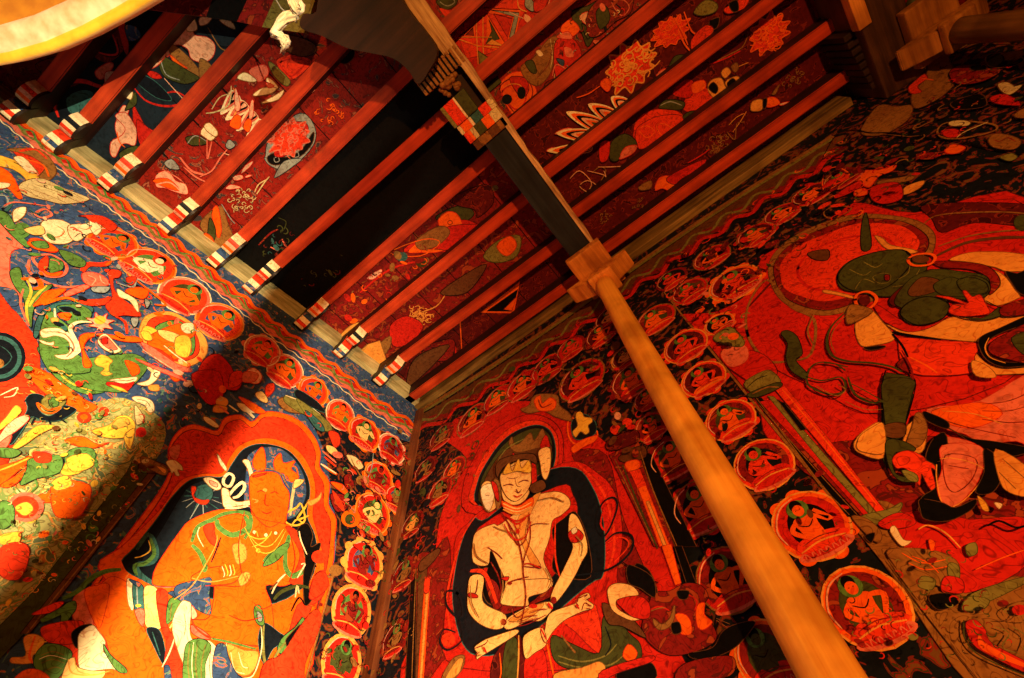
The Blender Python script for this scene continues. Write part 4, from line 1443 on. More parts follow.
P.text('''
@ 200 0 5.12
P Q 390,310 460,280 560,300 560,340 470,410 420,370
C R 7 410,320 480,300 540,320 470,390 430,360
L R 6 420,300 500,290 560,320
P V 350,320 380,330 460,410 440,440 380,390
P P 250,360 330,330 350,380 300,420
P W 190,400 230,370 290,410 260,420
P W 340,400 370,410 400,450 350,460
P W 270,490 320,450 390,450 360,480
P W 310,530 380,490 430,460 400,510
P P 340,420 380,440 350,450
L o 8 170,450 200,520 190,560 170,600
P w 180,450 200,500 205,560 180,560
P O 150,640 180,590 210,600 200,660
P O 220,650 240,610 265,620 250,676
P w 250,600 260,520 275,520 270,600
L C 7 30,580 90,570 150,530 160,440
L C 5 60,560 100,500 150,480
P W 0,676 40,640 90,670 60,720 20,700
P A 20,640 60,660 40,676
P N 380,210 460,180 580,220 590,270 520,290 440,260
P W 400,200 440,195 460,230 430,250
@ 0 120 5.12
P g 950,90 1020,80 1060,120 980,130
L A 5 960,120 1000,80 1060,110
P w 800,280 860,260 900,310 950,330 960,380 900,370 850,350 800,340
P O 780,310 860,300 920,360 860,350
L w 7 800,330 870,320 930,370
L P 7 830,250 900,290 940,320
L P 12 920,190 980,260 1050,280
L P 9 940,240 1000,290 1060,320
P A 840,220 880,200 920,250 870,250
L r 5 1040,0 1020,120 1060,200
L P 6 1060,100 1060,200
@ 200 120 5.12
L P 7 40,200 60,110
L P 7 0,290 60,260 100,200 140,150
P A 130,130 150,100 180,130 150,150
L w 6 120,170 160,180 200,170
P W 20,30 50,15 90,60 80,85 40,60
''')
P = PB['L3']
P.text('''
@ 200 120 5.12
P A 335,180 350,110 440,60 480,-20 540,-30 590,40 585,120 520,200 420,250 360,235 330,200
P K 345,190 380,170 440,190 520,150 580,60 575,120 510,190 400,230 355,220
C A 4 380,195 400,190 405,210 385,215
C A 4 480,170 500,165 505,185 485,190
P A 430,210 520,200 460,250 400,290 380,290
P R 370,100 420,50 480,10 540,15 555,50 530,110 480,160 420,190 380,180 385,130
''')
squiggle_cloud(P, 290, 138, 17, 'Q', 'P', 3, 30, 1.5, .15); squiggle_cloud(P, 330, 112, 14, None, 'O', 5, 16, 1.3); squiggle_cloud(P, 243, 200, 12, None, 'C', 6, 26, 1.4)
P.text('''
@ 200 120 5.12
L C 6 290,380 330,320 355,290
L C 5 280,370 300,330 350,300
P w 130,350 160,330 210,345 160,355
P w 170,290 210,280 220,300 180,310
P w 210,270 230,235 270,210 260,235 220,270
P w 230,290 250,280 265,285 240,295
P n 0,540 40,480 110,440 140,520 180,640 110,676 60,620
P O 60,480 90,440 110,560 90,600
P g 50,500 80,560 70,620 40,600
L A 5 110,430 160,510 180,530
P O 20,580 60,600 80,660 40,640
@ 200 0 5.12
P K 700,290 780,240 790,290 740,330
L P 6 540,490 560,480 590,460
''')
PB['L4'].text('''
@ 200 120 5.12
L r 8 300,640 360,580 400,560
L P 9 420,610 440,650
L P 7 360,650 400,670
L g 4 400,500 440,520 430,560
''')
scatter(PB['L4'], [(270, 225), (300, 230), (280, 260), (262, 255)], 22, ['g', 'T', 'm', 'g'], 4, 51, .9)
scatter(PB['L5'], [(300, 280), (345, 245), (350, 260), (310, 300)], 14, ['g', 'm', 'g'], 4, 52, .9)
P = PB['L6']; P.text('''
@ 400 120 5.12
P g 180,500 260,450 340,440 380,480 330,520 240,520
P R 20,676 100,600 200,540 330,510 420,560 330,640 240,676
P O 200,500 240,470 290,480 320,540 290,580 230,570 200,540
C K 3 245,520 262,515 268,530 250,535
L K 4 240,560 265,570 280,560
P O 90,640 140,610 230,610 270,640 200,676 100,676
L r 5 120,650 180,620 250,630
L r 5 230,590 280,610 330,560
P O 40,676 90,630 110,676
E V 488 348 16 14
P m 260,400 440,330 480,420 400,500 380,460 300,440
@ 340 226 3
P R 250,60 330,0 480,0 420,30 330,70 300,70
P n 230,40 300,0 330,20 290,60 240,70
C O 3 150,80 250,40 300,50 240,90
E T 185 92 18 14
E g 245 108 18 15
P w 80,155 120,130 125,140 100,160
P o 0,330 30,300 60,290 60,320 20,340
L R 6 60,200 150,130 260,100
''')
scatter(P, [(345, 300), (380, 262), (430, 240), (430, 262), (385, 300), (350, 325)], 40, ['R', 'r', 'n', 'm', 'O'], 5, 53, .5)
P = PB['L7']; squiggle_cloud(P, 417, 316, 14, None, 'o', 9, 34, 1.3, .1)
P.text('''
@ 340 226 3
L o 3 240,260 290,240 320,200
P R 150,300 200,270 250,300 210,350 160,360
P V 430,90 480,40 540,30 530,90 470,110
P O 470,60 510,30 530,60 500,90
P n 20,400 80,380 150,330 140,380 60,440 20,450
P N 300,200 400,130 440,120 380,200
@ 180 280 5.12
p o 870,440 900,380 960,330 1024,310 1060,420 990,490 960,490
L K 5 810,470 860,470 880,480
C Y 6 800,460 850,430 930,490 880,540
P Y 640,260 670,260 760,350 740,360
P G 700,270 780,290 760,340
''')
P = PB['L8']; P.text('''
@ 340 226 3
p O 420,260 540,165 522,262
p K 440,256 534,190 516,256
p O 490,250 530,212 516,254
L O 3 360,280 365,370
L R 4 240,400 330,340 340,400 240,380
L O 3 430,180 500,160 560,90
P o 90,440 140,400 160,430 110,460
P r 260,360 340,340 330,400 250,400
P N 210,420 250,380 330,360 210,480
''')
PB['L9'].text('''
@ 340 226 3
P N 230,520 400,450 560,330 640,270 600,330 420,470 250,550
''')
PB['R0'].text('''
@ 400 0 5.12
P g 190,0 280,-20 290,20 240,50 200,30
C A 5 200,0 240,30 280,10 250,-20
P Q 200,40 260,50 330,0 300,90 240,90
''')
P = PB['R1']; P.text('''
@ 400 0 5.12
p Q 300,190 460,60 620,-80 700,-80 640,60 540,240 440,280 340,300
p O 320,180 385,120 385,190
p r 335,180 375,140 378,182
p O 445,70 550,240 440,230
p g 455,100 510,200 440,220 470,160
p o 440,225 470,200 540,238
p O 430,40 620,50 590,210 550,200 580,80 460,70
p A 460,50 610,65 580,200 560,190 585,85
p R 480,70 575,95 550,190
l o 5 390,100 395,240 400,330
l o 5 425,70 425,240 430,300
l o 6 300,200 400,235 540,245
l O 5 330,215 520,260
l o 4 310,190 470,190
L w 5 560,60 660,100 740,60 770,-10
P w 640,70 670,90 660,120 635,100
P A 650,-20 690,20 680,60 640,30
L o 6 600,-20 610,40 650,60
p V 400,260 460,300 500,370 440,400 410,350
p g 440,440 500,390 520,420 450,480
P R 690,0 760,-20 740,40 690,60
''')
P = PB['R2']; P.text('''
@ 400 0 5.12
P O 510,440 560,380 630,370 690,440 700,520 650,570 600,610 540,530
C r 6 510,460 570,400 640,400 680,470 640,560 600,590
C R 8 520,480 580,430 640,450 640,520 590,560
P R 560,400 640,400 660,460 620,500
L o 4 530,450 570,430 620,440 640,500
E b 548 508 26 26
E b 622 475 22 32
E P 590 600 10 16
P n 620,340 680,300 760,200 820,190 800,290 760,390 700,440 640,400
P g 640,320 680,310 700,370 670,370
L C 5 770,200 780,290 770,350
L C 5 790,210 800,280 790,400
L r 4 700,400 760,330 780,240
P W 695,265 715,255 735,280 715,290
P R 790,230 840,190 900,210 930,290 880,360 800,400
P P 840,240 880,250 890,290 850,290
P g 880,60 960,30 1024,0 1060,60 1000,180 960,240 930,170 900,140
P O 820,150 870,100 920,150 870,190
P w 920,80 980,60 960,130
P P 800,190 860,160 880,200
C b 5 930,120 980,160 960,200
P B 800,300 840,310 830,340
L P 6 860,380 920,340 960,260
L P 6 780,390 800,330 860,360
P r 740,430 840,380 900,330 800,480
@ 600 0 5.12
P r -60,60 40,-40 160,-60 160,60 80,110 0,180 -60,180
C P 5 60,10 120,0 150,40 110,80
L b 7 80,20 110,50 90,80
P g -20,60 30,30 50,100 0,150
''')
scatter(P, [(560, 20), (620, 0), (630, 20), (580, 60), (560, 70)], 40, ['P', 'b', 'R', 'W', 'r', 'A'], 4.5, 55)
P = PB['R3']
squiggle_cloud(P, 630, 67, 23, 'Q', 'o', 12, 46, 1.35, .0); squiggle_cloud(P, 670, 32, 15, 'Q', 'O', 13, 22, 1.5, .3)
P.text('''
@ 600 0 5.12
L O 9 400,150 430,220 460,260
L O 6 0,440 -60,480 -120,500
P O 0,430 30,400 60,420 40,470
P g 350,350 380,290 430,280 440,300 390,330
P P 290,380 330,350 340,370 300,410
P V 480,60 540,0 600,20 590,60 520,80
L O 8 380,90 420,160 450,230
L O 8 430,60 470,160 520,180
P K 560,110 610,90 600,140 570,150
P Q 470,200 540,130 580,160 480,260
P Q 640,40 760,-20 740,40 660,70
P K 660,20 700,0 710,50 680,60
''')
P.text('''
@ 400 120 5.12
P w 750,160 780,140 850,150 810,160
P w 790,70 860,40 940,60 1000,90 940,90 860,75
''')
for bx, by, tx, ty, w in ((590, 148, 547, 151, 5), (594, 136, 556, 133, 6), (605, 128, 566, 112, 7), (617, 119, 588, 104, 7), (628, 108, 611, 97, 7)):
    for k, key in enumerate(('W', 'O', 'K', 'w', 'O', 'g', 'w')):
        f = 1 - k * .14; dx, dy = bx - tx, by - ty; l = math.hypot(dx, dy); nx, ny = -dy/l*w*f, dx/l*w*f
        ex, ey = tx + (bx-tx) * k * .13, ty + (by-ty) * k * .13
        P.T = (0, 0, 1); P.poly(key, [(ex, ey), ((ex+bx)/2 + nx, (ey+by)/2 + ny), (bx + nx*.8, by + ny*.8), (bx - nx*.8, by - ny*.8), ((ex+bx)/2 - nx, (ey+by)/2 - ny)])
P = PB['R4']; P.text('''
@ 600 0 5.12
P Q 170,676 200,600 280,560 400,570 440,640 400,740 200,760
P Q 430,520 480,440 560,460 590,520 560,570 440,570
P R 370,480 430,410 480,420 460,500
P O 470,430 530,410 540,450 480,480
P g 300,550 340,510 430,520 420,560 350,560
L A 5 310,540 360,520 420,540
P g 420,600 460,570 530,570 490,620 430,630
P o 550,450 570,410 620,400 640,440 660,470 640,500 600,510 570,490
P K 555,450 580,420 605,450 590,480
P o 640,420 700,390 720,420 680,470
P K 650,430 680,400 700,430 670,460
P o 620,370 650,345 670,370 640,400
P n 670,340 700,320 710,350 690,370
L n 6 600,310 660,280 730,240 760,170
L R 8 560,330 640,300 720,260
L o 4 710,340 760,320
''')
squiggle_cloud(P, 768, 34, 20, 'Q', 'O', 15, 34, 1.1, .4)
P.text('''
@ 600 120 5.12
P Q 180,80 200,30 300,-20 420,-20 400,60 300,110 210,150 190,120
C O 4 200,50 240,30 280,60 240,90
C O 4 290,30 330,20 370,50 320,80
P g 50,200 60,110 130,70 190,120 120,170 90,210
P P 100,190 130,140 190,130 170,170 110,200
P R 0,120 50,110 40,200 0,210
L n 5 -40,270 0,240 30,260 0,320
L w 4 -10,240 60,240 130,235
L w 4 0,350 30,300 20,260
@ 400 120 5.12
L w 5 870,300 920,260 980,320 960,370
C w 4 920,340 960,310 1010,340 980,375
L w 4 960,260 1040,280 1060,300
''')
P = PB['R5']; squiggle_cloud(P, 718, 145, 12, None, 'n', 16, 26, 1.2); squiggle_cloud(P, 792, 78, 10, None, 'n', 17, 20, 1.2); squiggle_cloud(P, 640, 205, 8, None, 'n', 18, 14, 1.2); squiggle_cloud(P, 606, 216, 7, None, 'n', 19, 14, 1.2)
P.text('''
@ 600 0 5.12
P o 770,560 780,520 830,510 830,560 790,570
P O 850,540 860,500 900,500 920,530 870,550
P K 835,510 855,505 850,550 835,555
P w 920,530 970,520 930,540
P n 880,480 920,430 900,480
L o 4 680,676 720,620 750,570
L o 4 660,640 700,600 740,580
@ 600 120 5.12
P O 280,360 300,300 350,285 390,310 360,360 320,350
P R 340,300 440,240 540,200 520,240 420,300 380,330
L R 7 450,220 520,180 560,150
P n 200,340 260,310 260,350 210,360
L n 5 650,60 690,100 700,20 740,10
''')
for k, P in PB.items():
    P.build('painted_board', ceiling)

# wall plate boards between the joist ends
bm = bmesh.new()
def lw_strip(bm, y0, y1, z0, z1, t, mi=0):
    vs = []
    prism(bm, [(lwx(y0), y0), (lwx(y1), y1), (lwx(y1) + t, y1), (lwx(y0) + t, y0)], 'Z', z0, z1, mi)
lw_strip(bm, -1.6, .97, ZC-.085, ZC, .03)
plate = struct(from_bm('trim_2', bm, wood_mat('pale_board', (.30, .26, .10), (.72, .60, .30), 'Y', 22)))
bm = bmesh.new(); bm_box(bm, (-1.25, .945, ZC-.10), (1.06, .98, ZC), .004)
struct(from_bm('trim_3', bm, wood_mat('ochre_ledge', (.10, .06, .015), (.34, .20, .05), 'X', 22)))

# ================================================================ JOISTS
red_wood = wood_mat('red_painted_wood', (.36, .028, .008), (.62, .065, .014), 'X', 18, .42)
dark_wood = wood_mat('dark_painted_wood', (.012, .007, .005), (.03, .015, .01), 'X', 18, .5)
side_shade_wood = wood_mat('shaded_red_wood', (.016, .004, .003), (.045, .008, .004), 'X', 18, .6)  # joist sides: red wood darkened, their shade put into the colour
notes_l = ['beside the yellow silk hanging', 'between the two bays painted with blue ribbons', 'dividing the pale bird bay from the red petal bay', 'above the bay with the red peony', 'between the red peony bay and the black bay', 'dimly lit, between two bays painted black as shadow', 'bright, first below the black bays', 'between the orange face bay and the gold cloud bay', 'between the gold cloud bay and the triangle bay', 'nearest the back wall, left of the main beam']
notes_r = ['cut by the upper picture edge, right of the main beam', 'above the crossed triangles panel', 'below the crossed triangles panel', 'above the orange cloud panel', 'below the orange cloud panel', 'between the red lotus bay and the gold curl bay', 'nearest the back wall, right of the main beam']
W_J, D_J = .050, .085
def skew_box(bm, x0, x1, ya, yb, w, z0, z1, mi=0, bev=.004):
    vs = [bm.verts.new((x, y + s*w/2, z)) for x, y in ((x0, ya), (x1, yb)) for s in (-1, 1) for z in (z0, z1)]
    fs = [bm.faces.new([vs[i] for i in q]) for q in ((0,1,3,2),(4,6,7,5),(0,4,5,1),(2,3,7,6),(0,2,6,4),(1,5,7,3))]
    for f in fs: f.material_index = mi
    es = list({e for f in fs for e in f.edges}); bmesh.ops.bevel(bm, geom=es, offset=bev, segments=2, affect='EDGES')
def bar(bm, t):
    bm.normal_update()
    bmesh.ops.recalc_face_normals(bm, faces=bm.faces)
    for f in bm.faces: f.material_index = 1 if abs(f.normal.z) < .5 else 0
    from_bm('bar', bm, [red_wood, side_shade_wood], t)
def corbel(parent, xw, y, w, seed):
    """two rounded painted steps under the joist at the wall, striped across"""
    zt = ZC - D_J
    segs = [(-.005, .085, .072), (.083, .080, .045)]
    cols = [['K', 'W', 'Q', 'W', 'B'], ['W', 'O', 'w', 'Q', 'W']]
    if seed % 2: cols = [['O', 'W', 'B', 'W', 'Q'], ['w', 'Q', 'W', 'b', 'W']]
    core = bmesh.new()
    for si, (xs, ln, dp) in enumerate(segs):
        n = 10; prof = []
        for i in range(n + 1):
            t = i / n
            prof.append((xw + xs + ln * t, zt - dp * math.sqrt(max(0, 1 - ((t - .4) / (.6 if t > .4 else .42)) ** 2 * (1.0 if t > .4 else .45)))))
        prism(core, prof + [(xw+xs+ln, zt + .01), (xw+xs, zt + .01)], 'Y', y - w/2, y + w/2)
        m = len(cols[si])
        for k, key in enumerate(cols[si]):
            i0 = int(n*k/m); i1 = int(n*(k+1)/m)
            bmb = bmesh.new(); q = prof[i0:i1+1]
            prism(bmb, [(a_, z_ - .0022) for a_, z_ in q] + [(a_, z_ + .004) for a_, z_ in q[::-1]], 'Y', y - w/2 - .0015, y + w/2 - .010)
            from_bm('painted_stripe', bmb, paint_mat(key), parent)
    from_bm('corbel', core, dark_wood, parent)
for i, (ya, yb) in enumerate(JL):
    # ya is the y near the wall (x~-1.27), yb nearer the beam
    slope = (yb - ya) / .75; x0 = lwx(ya) - .02; x1 = -.10
    y_at = lambda x: ya + (x + 1.27) * slope * .8
    t = thing('ceiling_joist', ((x0+x1)/2, ya, ZC-D_J), 'red painted ceiling joist ' + notes_l[i], 'joist', 'red joists left of the main beam')
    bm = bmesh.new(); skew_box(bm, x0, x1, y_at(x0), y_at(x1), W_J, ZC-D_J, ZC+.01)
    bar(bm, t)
    if i < 9: corbel(t, lwx(ya) + .01, y_at(lwx(ya)+.08), W_J + .004, i)
for i, (ya, yb) in enumerate(JR):
    t = thing('ceiling_joist', (.5, ya, ZC-D_J), 'red painted ceiling joist ' + notes_r[i], 'joist', 'red joists right of the main beam')
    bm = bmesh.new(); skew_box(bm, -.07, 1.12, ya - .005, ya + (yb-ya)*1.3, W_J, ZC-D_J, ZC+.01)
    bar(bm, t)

# ================================================================ MAIN BEAM
BZ = 1.5 + 1.97
slate = wood_mat('slate_painted_wood', (.007, .010, .015), (.026, .036, .046), 'Y', 12, .45)
ivory = wood_mat('weathered_pale_wood', (.30, .14, .05), (.85, .60, .28), 'Y', 30, .6)
brown = wood_mat('dark_brown_wood', (.010, .004, .002), (.036, .013, .006), 'X', 12, .6)
orange_w = wood_mat('orange_wood', (.40, .12, .015), (.80, .32, .05), 'Y', 16, .45)
t = thing('main_beam', (-.11, 0, BZ), 'dark slate painted main beam with pale edge and striped blocks, above the column', 'beam')
box('beam', (-.158, .12, BZ), (-.056, .98, ZC-.06), slate, t, .006)
box('beam', (-.150, -2.1, BZ + .03), (-.056, .12, ZC-.06), brown, t, .006)
# pale irregular plank along the right edge
bm = bmesh.new(); rnd = random.Random(4); pr = []
ys = [-2.1 + i * .03 for i in range(96)]
inner = [(-.085 if y < -.08 else -.060, y) for y in ys]
outer = [(-.030 + rnd.uniform(-.0025, .0025) - (0.012 * min(1, max(0, (y + .05) / .3))), y) for y in ys]
prism(bm, inner + outer[::-1], 'Z', BZ - .012, BZ + .10); from_bm('edge_plank', bm, ivory, t)
# striped blocks
def yz_prof_block(name, prof, x0, x1, mat, par=t):
    bm = bmesh.new(); prism(bm, prof, 'X', x0, x1); return from_bm(name, bm, mat, par)
for row, (x0, x1, keys) in enumerate(((-.162, -.106, ['V', 'Q', 'V', 'C', 'Q', 'C', 'V']), (-.106, -.062, ['C', 'g', 'W', 'g', 'Q', 'W', 'o']))):
    pass
def sblock(y0, y1, z, segs):
    """row of colour bands across the beam, from left edge to right edge"""
    for xa, xb, key in segs:
        bm = bmesh.new(); bm_box(bm, (xa, y0, z), (xb, y1, z + .06), .003); from_bm('striped_block', bm, paint_mat(key), t)
Z0 = BZ - .02
sblock(-.005, .075, Z0 - .01, [(-.206, -.192, 'V'), (-.192, -.150, 'Q'), (-.150, -.142, 'W'), (-.142, -.098, 'g')])
sblock(.075, .110, Z0, [(-.200, -.186, 'C'), (-.186, -.150, 'O'), (-.150, -.138, 'W'), (-.138, -.100, 'T'), (-.100, -.062, 'Q'), (-.062, -.040, 'C')])
sblock(.110, .150, Z0, [(-.196, -.180, 'Q'), (-.180, -.168, 'O'), (-.168, -.150, 'C'), (-.150, -.115, 'g'), (-.115, -.080, 'O'), (-.080, -.045, 'C')])
sblock(.150, .185, Z0 + .008, [(-.190, -.165, 'N'), (-.165, -.12, 'n'), (-.12, -.08, 'N'), (-.08, -.045, 'n')])
# carved pleated board end
bm = bmesh.new()
for k in range(11):
    x = -.212 + k * .0165
    bm_box(bm, (x, -.125 - .0, BZ - .055 + .004*k), (x + .010, -.065, BZ + .03), .002, 0)
    bm_box(bm, (x + .010, -.115, BZ - .045 + .004*k), (x + .0165, -.070, BZ + .03), .001, 1)
from_bm('carved_pleats', bm, [paint_mat('n'), paint_mat('b')], t)
bm = bmesh.new()
rnd = random.Random(8)
for k in range(26):
    bmesh.ops.create_icosphere(bm, subdivisions=2, radius=rnd.uniform(.008, .015), matrix=Matrix.Translation((rnd.uniform(-.17, -.09), rnd.uniform(-.06, -.02), BZ - .02 + rnd.uniform(-.01, .01))))
from_bm('carved_scroll', bm, [paint_mat('n')], t, True)
# corbel slab of the column outside the picture
BR = Plane((0, 0, 1.5 + 1.86), (0, 0, -1), (1, 0, 0), (0, 1, 0))
out = [(300, -130), (318, 0), (303, 14), (301, 28), (322, 36), (347, 48), (370, 53), (392, 58), (408, 70), (418, 84), (428, 72), (437, 50), (420, 24), (402, 0), (330, -130)]
bm = bmesh.new(); pts = [BR.at(x, y) for x, y in spline([(float(a), float(b)) for a, b in out], True, 4)]
prism(bm, [(p.x, p.y) for p in pts], 'Z', 1.5 + 1.86, 1.5 + 1.96)
c_slab = tag(from_bm('column_capital', bm, brown), 'dark brown scalloped wooden capital board under the main beam at the top', 'capital')

# ================================================================ RIGHT BEAM
t = thing('side_beam', (1.2, 0, BZ), 'dim brown beam at upper right ending in bare plaster', 'beam')
box('beam', (1.10, -1.5, BZ), (1.25, .98, ZC-.02), wood_mat('brown_beam_wood', (.03, .012, .006), (.10, .04, .015), 'Y', 14), t, .008)
box('edge_plank', (1.085, -1.5, BZ - .012), (1.13, .70, BZ + .03), orange_w, t, .004)
bm = bmesh.new()
for k in range(8): bm_box(bm, (1.06 + k*.004, .70 + k*.03, BZ + .04), (1.12, .722 + k*.03, ZC-.03), .003)
from_bm('carved_pleats', bm, brown, t)
bm = bmesh.new(); rnd = random.Random(18)
for k in range(40): bmesh.ops.create_icosphere(bm, subdivisions=2, radius=rnd.uniform(.010, .022), matrix=Matrix.Translation((rnd.uniform(1.16, 1.42), rnd.uniform(.60, .78), BZ + .04 + rnd.uniform(-.02, .03))))
from_bm('carved_scroll', bm, paint_mat('g'), t, True)

# ================================================================ COLUMNS
gold = wood_mat('golden_column_wood', (.74, .29, .028), (.95, .48, .06), 'Z', 16, .42, .05)
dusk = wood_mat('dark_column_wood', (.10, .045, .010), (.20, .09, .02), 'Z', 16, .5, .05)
def column(x, y, ztop, r0_, label, grp, dx=0.0, gold=gold, orange_w=orange_w):
    t = thing('wooden_column', (x, y, 0), label, 'column', grp)
    bm = bmesh.new(); n = 28; rings = []; rnd = random.Random(int(x*10)+5); m = 40
    ph = [rnd.uniform(0, 6) for _ in range(6)]
    for i in range(m + 1):
        f = i / m; z = ztop * f; r = r0_ * (1.28 - .34 * f); row = []
        for k in range(n):
            a = 2*PI*k/n
            rr = r * (1 + .022*math.sin(3*a + ph[0] + 2*f) + .014*math.sin(5*a + ph[1] + 5*f) + .012*math.sin(9*f*2 + ph[2] + a) + .02*max(0, math.cos((a - PI/8 - round((a-PI/8)/(PI/4))*PI/4))*1.0 - .93))
            # long drying crack
            da = (a - 4.0 + .1*math.sin(4*f)); da = (da + PI) % (2*PI) - PI
            if abs(da) < .09 and f < .62: rr -= r * .10
            row.append(bm.verts.new((x + dx*(1-f) + rr*math.cos(a) + .006*math.sin(5*f), y + rr*math.sin(a), z)))
        rings.append(row)
    for a, b in zip(rings, rings[1:]):
        for k in range(n): bm.faces.new((a[k], a[(k+1) % n], b[(k+1) % n], b[k]))
    bm.faces.new(rings[0][::-1]); bm.faces.new(rings[-1])
    from_bm('shaft', bm, gold, t, True)
    # cross arm with shaped ends, then a square plate
    za = ztop - .004
    prof = [(x-.15, za+.062), (x-.15, za+.048), (x-.10, za+.028), (x-.055, za), (x+.055, za), (x+.10, za+.028), (x+.135, za+.040), (x+.135, za+.062)]
    bm = bmesh.new(); prism(bm, [(p[0], p[1]) for p in prof], 'Y', y-.036, y+.036)
    es = [e for e in bm.edges]; bmesh.ops.bevel(bm, geom=es, offset=.003, segments=2, affect='EDGES')
    from_bm('cross_arm', bm, orange_w, t)
    box('capital_plate', (x-.085, y-.13, za+.064), (x+.075, y+.08, za+.105), orange_w, t, .006)
    bm = bmesh.new(); bm_box(bm, (x-.052, y-.052, za-.030), (x+.052, y+.052, za+.0), .008); from_bm('capital_block', bm, orange_w, t)
    return t
column(-.100, .868, 1.5 + 1.865, .0385, 'slender golden wooden column under the main beam, near the pale deity', 'round wooden columns', .008)
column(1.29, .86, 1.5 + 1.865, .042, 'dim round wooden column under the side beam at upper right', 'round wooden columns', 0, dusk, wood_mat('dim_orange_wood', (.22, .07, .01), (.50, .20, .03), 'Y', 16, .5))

# ================================================================ YELLOW SILK HANGING, BANNER, SCARF
def az(px, py, z): d = ray(px, py); return EYE + d * (z / d.z)
def circ3(a, b, c):
    ax, ay, bx, by, cx, cy = a.x, a.y, b.x, b.y, c.x, c.y
    d = 2*(ax*(by-cy) + bx*(cy-ay) + cx*(ay-by))
    ux = ((ax*ax+ay*ay)*(by-cy) + (bx*bx+by*by)*(cy-ay) + (cx*cx+cy*cy)*(ay-by)) / d
    uy = ((ax*ax+ay*ay)*(cx-bx) + (bx*bx+by*by)*(ax-cx) + (cx*cx+cy*cy)*(bx-ax)) / d
    return ux, uy, math.hypot(ax-ux, ay-uy)
ZH = 1.62
ux, uy, rr = circ3(az(0, 66, ZH), az(80, 41, ZH), az(155, 0, ZH))
print('CANOPY', ux, uy, rr)
def cloth(name, c0, c1, rough=.35):
    m, nt, b = nodes(name, rough, .5)
    tc = nt.nodes.new('ShaderNodeTexCoord'); nz = nt.nodes.new('ShaderNodeTexNoise'); nz.inputs['Scale'].default_value = 22; nz.inputs['Detail'].default_value = 4
    ra = nt.nodes.new('ShaderNodeValToRGB'); ra.color_ramp.elements[0].position = .35; ra.color_ramp.elements[1].position = .65
    ra.color_ramp.elements[0].color = (*c0, 1); ra.color_ramp.elements[1].color = (*c1, 1)
    nt.links.new(tc.outputs['Object'], nz.inputs['Vector']); nt.links.new(nz.outputs['Fac'], ra.inputs['Fac']); nt.links.new(ra.outputs[0], b.inputs['Base Color'])
    b.inputs['Sheen Weight'].default_value = .3
    return m
silk_y = cloth('yellow_silk', (.80, .46, .02), (.92, .64, .04)); silk_o = cloth('orange_silk', (.50, .17, .006), (.66, .26, .010)); silk_w = cloth('cream_silk', (.66, .50, .26), (.92, .82, .55))
t = thing('silk_canopy', (ux, uy, 1.5+ZH), 'round yellow silk hanging with cream hem at the upper left corner', 'hanging')
def lathe(name, prof, mat, n=96, waves=.0):
    bm = bmesh.new(); rings = []
    for r, z in prof:
        rings.append([bm.verts.new((ux + r*(1+waves*math.sin(23*a))*math.cos(a), uy + r*(1+waves*math.sin(23*a))*math.sin(a), 1.5 + z)) for a in [2*PI*k/n for k in range(n)]])
    for a, b in zip(rings, rings[1:]):
        for k in range(n): bm.faces.new((a[k], a[(k+1) % n], b[(k+1) % n], b[k]))
    return from_bm(name, bm, mat, t, True)
lathe('hem', [(rr-.088, ZH+.010), (rr-.080, ZH-.004), (rr-.060, ZH-.010), (rr-.035, ZH-.008), (rr-.024, ZH-.002)], silk_w, waves=.0012)
lathe('piping', [(rr-.028, ZH-.002), (rr-.018, ZH-.010), (rr-.006, ZH-.010), (rr, ZH+.004), (rr-.008, ZH+.06), (rr-.03, ZH+.12)], silk_y, waves=.0012)
lathe('lining', [(.001, ZH+.30), (rr*.5, ZH+.22), (rr-.26, ZH+.07), (rr-.13, ZH+.03), (rr-.082, ZH+.008)], silk_o)
# painted board crossing the ceiling beside the capital
XB = Plane((0, 0, 1.5 + 2.02), (0, 0, -1), (1, 0, 0), (0, 1, 0))
t = thing('cross_board', tuple(XB.at(220, 5)), 'painted board with brown, black, red and olive bands beside the dark capital', 'board')
def band(name, pts, mat):
    bm = bmesh.new(); q = [XB.at(*p) for p in pts]; prism(bm, [(p.x, p.y) for p in q], 'Z', XB.p.z, XB.p.z + .05); from_bm(name, bm, mat, t)
band('brown_band', [(120, 6), (172, 12.5), (206, 17), (232, -60), (100, -60)], paint_mat('m'))
band('black_band', [(206, 17), (237, 21.5), (275, -60), (232, -60)], paint_mat('K'))
band('red_band', [(237, 21.5), (262, 27), (300, -60), (275, -60)], paint_mat('r'))
band('olive_band', [(262, 27), (304, 33), (335, -60), (300, -60)], paint_mat('V'))
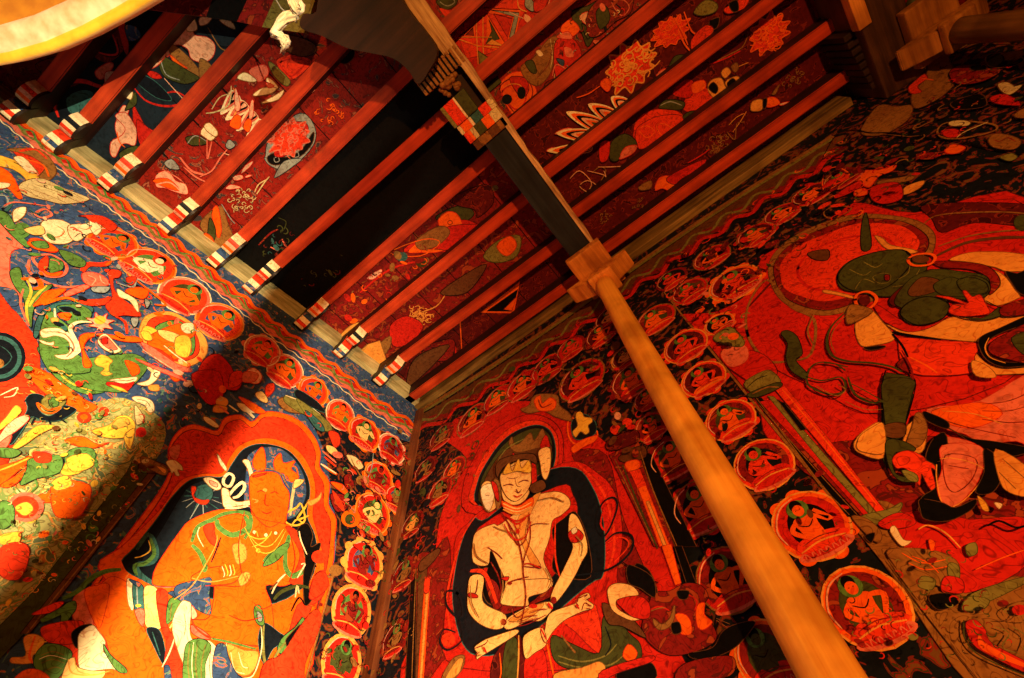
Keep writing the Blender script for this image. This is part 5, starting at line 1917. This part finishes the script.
# crumpled white scarf tied on a wire
SP = Plane((0, 0, 1.5 + 1.55), (0, 0, -1), (1, 0, 0), (0, 1, 0))
t = thing('silk_scarf', tuple(SP.at(287, 22)), 'crumpled white silk scarf knotted on a thin wire beside the dark capital', 'scarf')
bm = bmesh.new(); rnd = random.Random(77)
path = [(293, -4, 9), (298, 6, 10), (301, 13, 9), (293, 16, 11), (286, 21, 13), (280, 27, 11), (277, 33, 7), (284, 37, 6), (287, 43, 8), (285, 48, 4)]
for ring in range(3):
    rows = []
    for i, (x, y, w) in enumerate(path):
        c = SP.at(x + rnd.uniform(-2, 2), y + rnd.uniform(-1.5, 1.5)); s_ = SP.scale(x, y); row = []
        for k in range(7):
            f = (k - 3) / 3; row.append(bm.verts.new(c + Vector((f*w*s_*.55, -f*w*s_*.30*(1 if ring else -1), rnd.uniform(-.014, .014) - .012*ring))))
        rows.append(row)
    for a, b in zip(rows, rows[1:]):
        for k in range(6): bm.faces.new((a[k], a[k+1], b[k+1], b[k]))
bmesh.ops.subdivide_edges(bm, edges=bm.edges[:], cuts=1, use_grid_fill=True)
for v in bm.verts: v.co.z += rnd.uniform(-.003, .003)
bmesh.ops.solidify(bm, geom=bm.faces[:], thickness=.002)
from_bm('cloth', bm, cloth('white_silk', (.75, .68, .45), (.92, .88, .70)), t, True)
bm = bmesh.new(); tube(bm, [SP.at(262, -14) + Vector((0, 0, .05)), SP.at(281, 8), SP.at(297, 23)], .0018, 8)
from_bm('wire', bm, paint_mat('A'), t, True)

# slim unseen poles, added to cast the dark band on the left wall
def pole(x, y, top, r, label):
    bm = bmesh.new(); tube(bm, [(x, y, 0), (x, y, top*.5), (x, y, top-.3), (x, y, top-.08), (x, y, top)], [r*1.15, r, r, r*1.35, r*.6], 20)
    tag(from_bm('shadow_pole', bm, brown, None, True), label, 'pole')
pole(.77, -.1735, 1.25, .0078, 'thin dark pole added outside the picture to shade the left wall')
pole(.787, -.988, 1.165, .0105, 'short slim dark pole added further back outside the picture to shade the left wall')
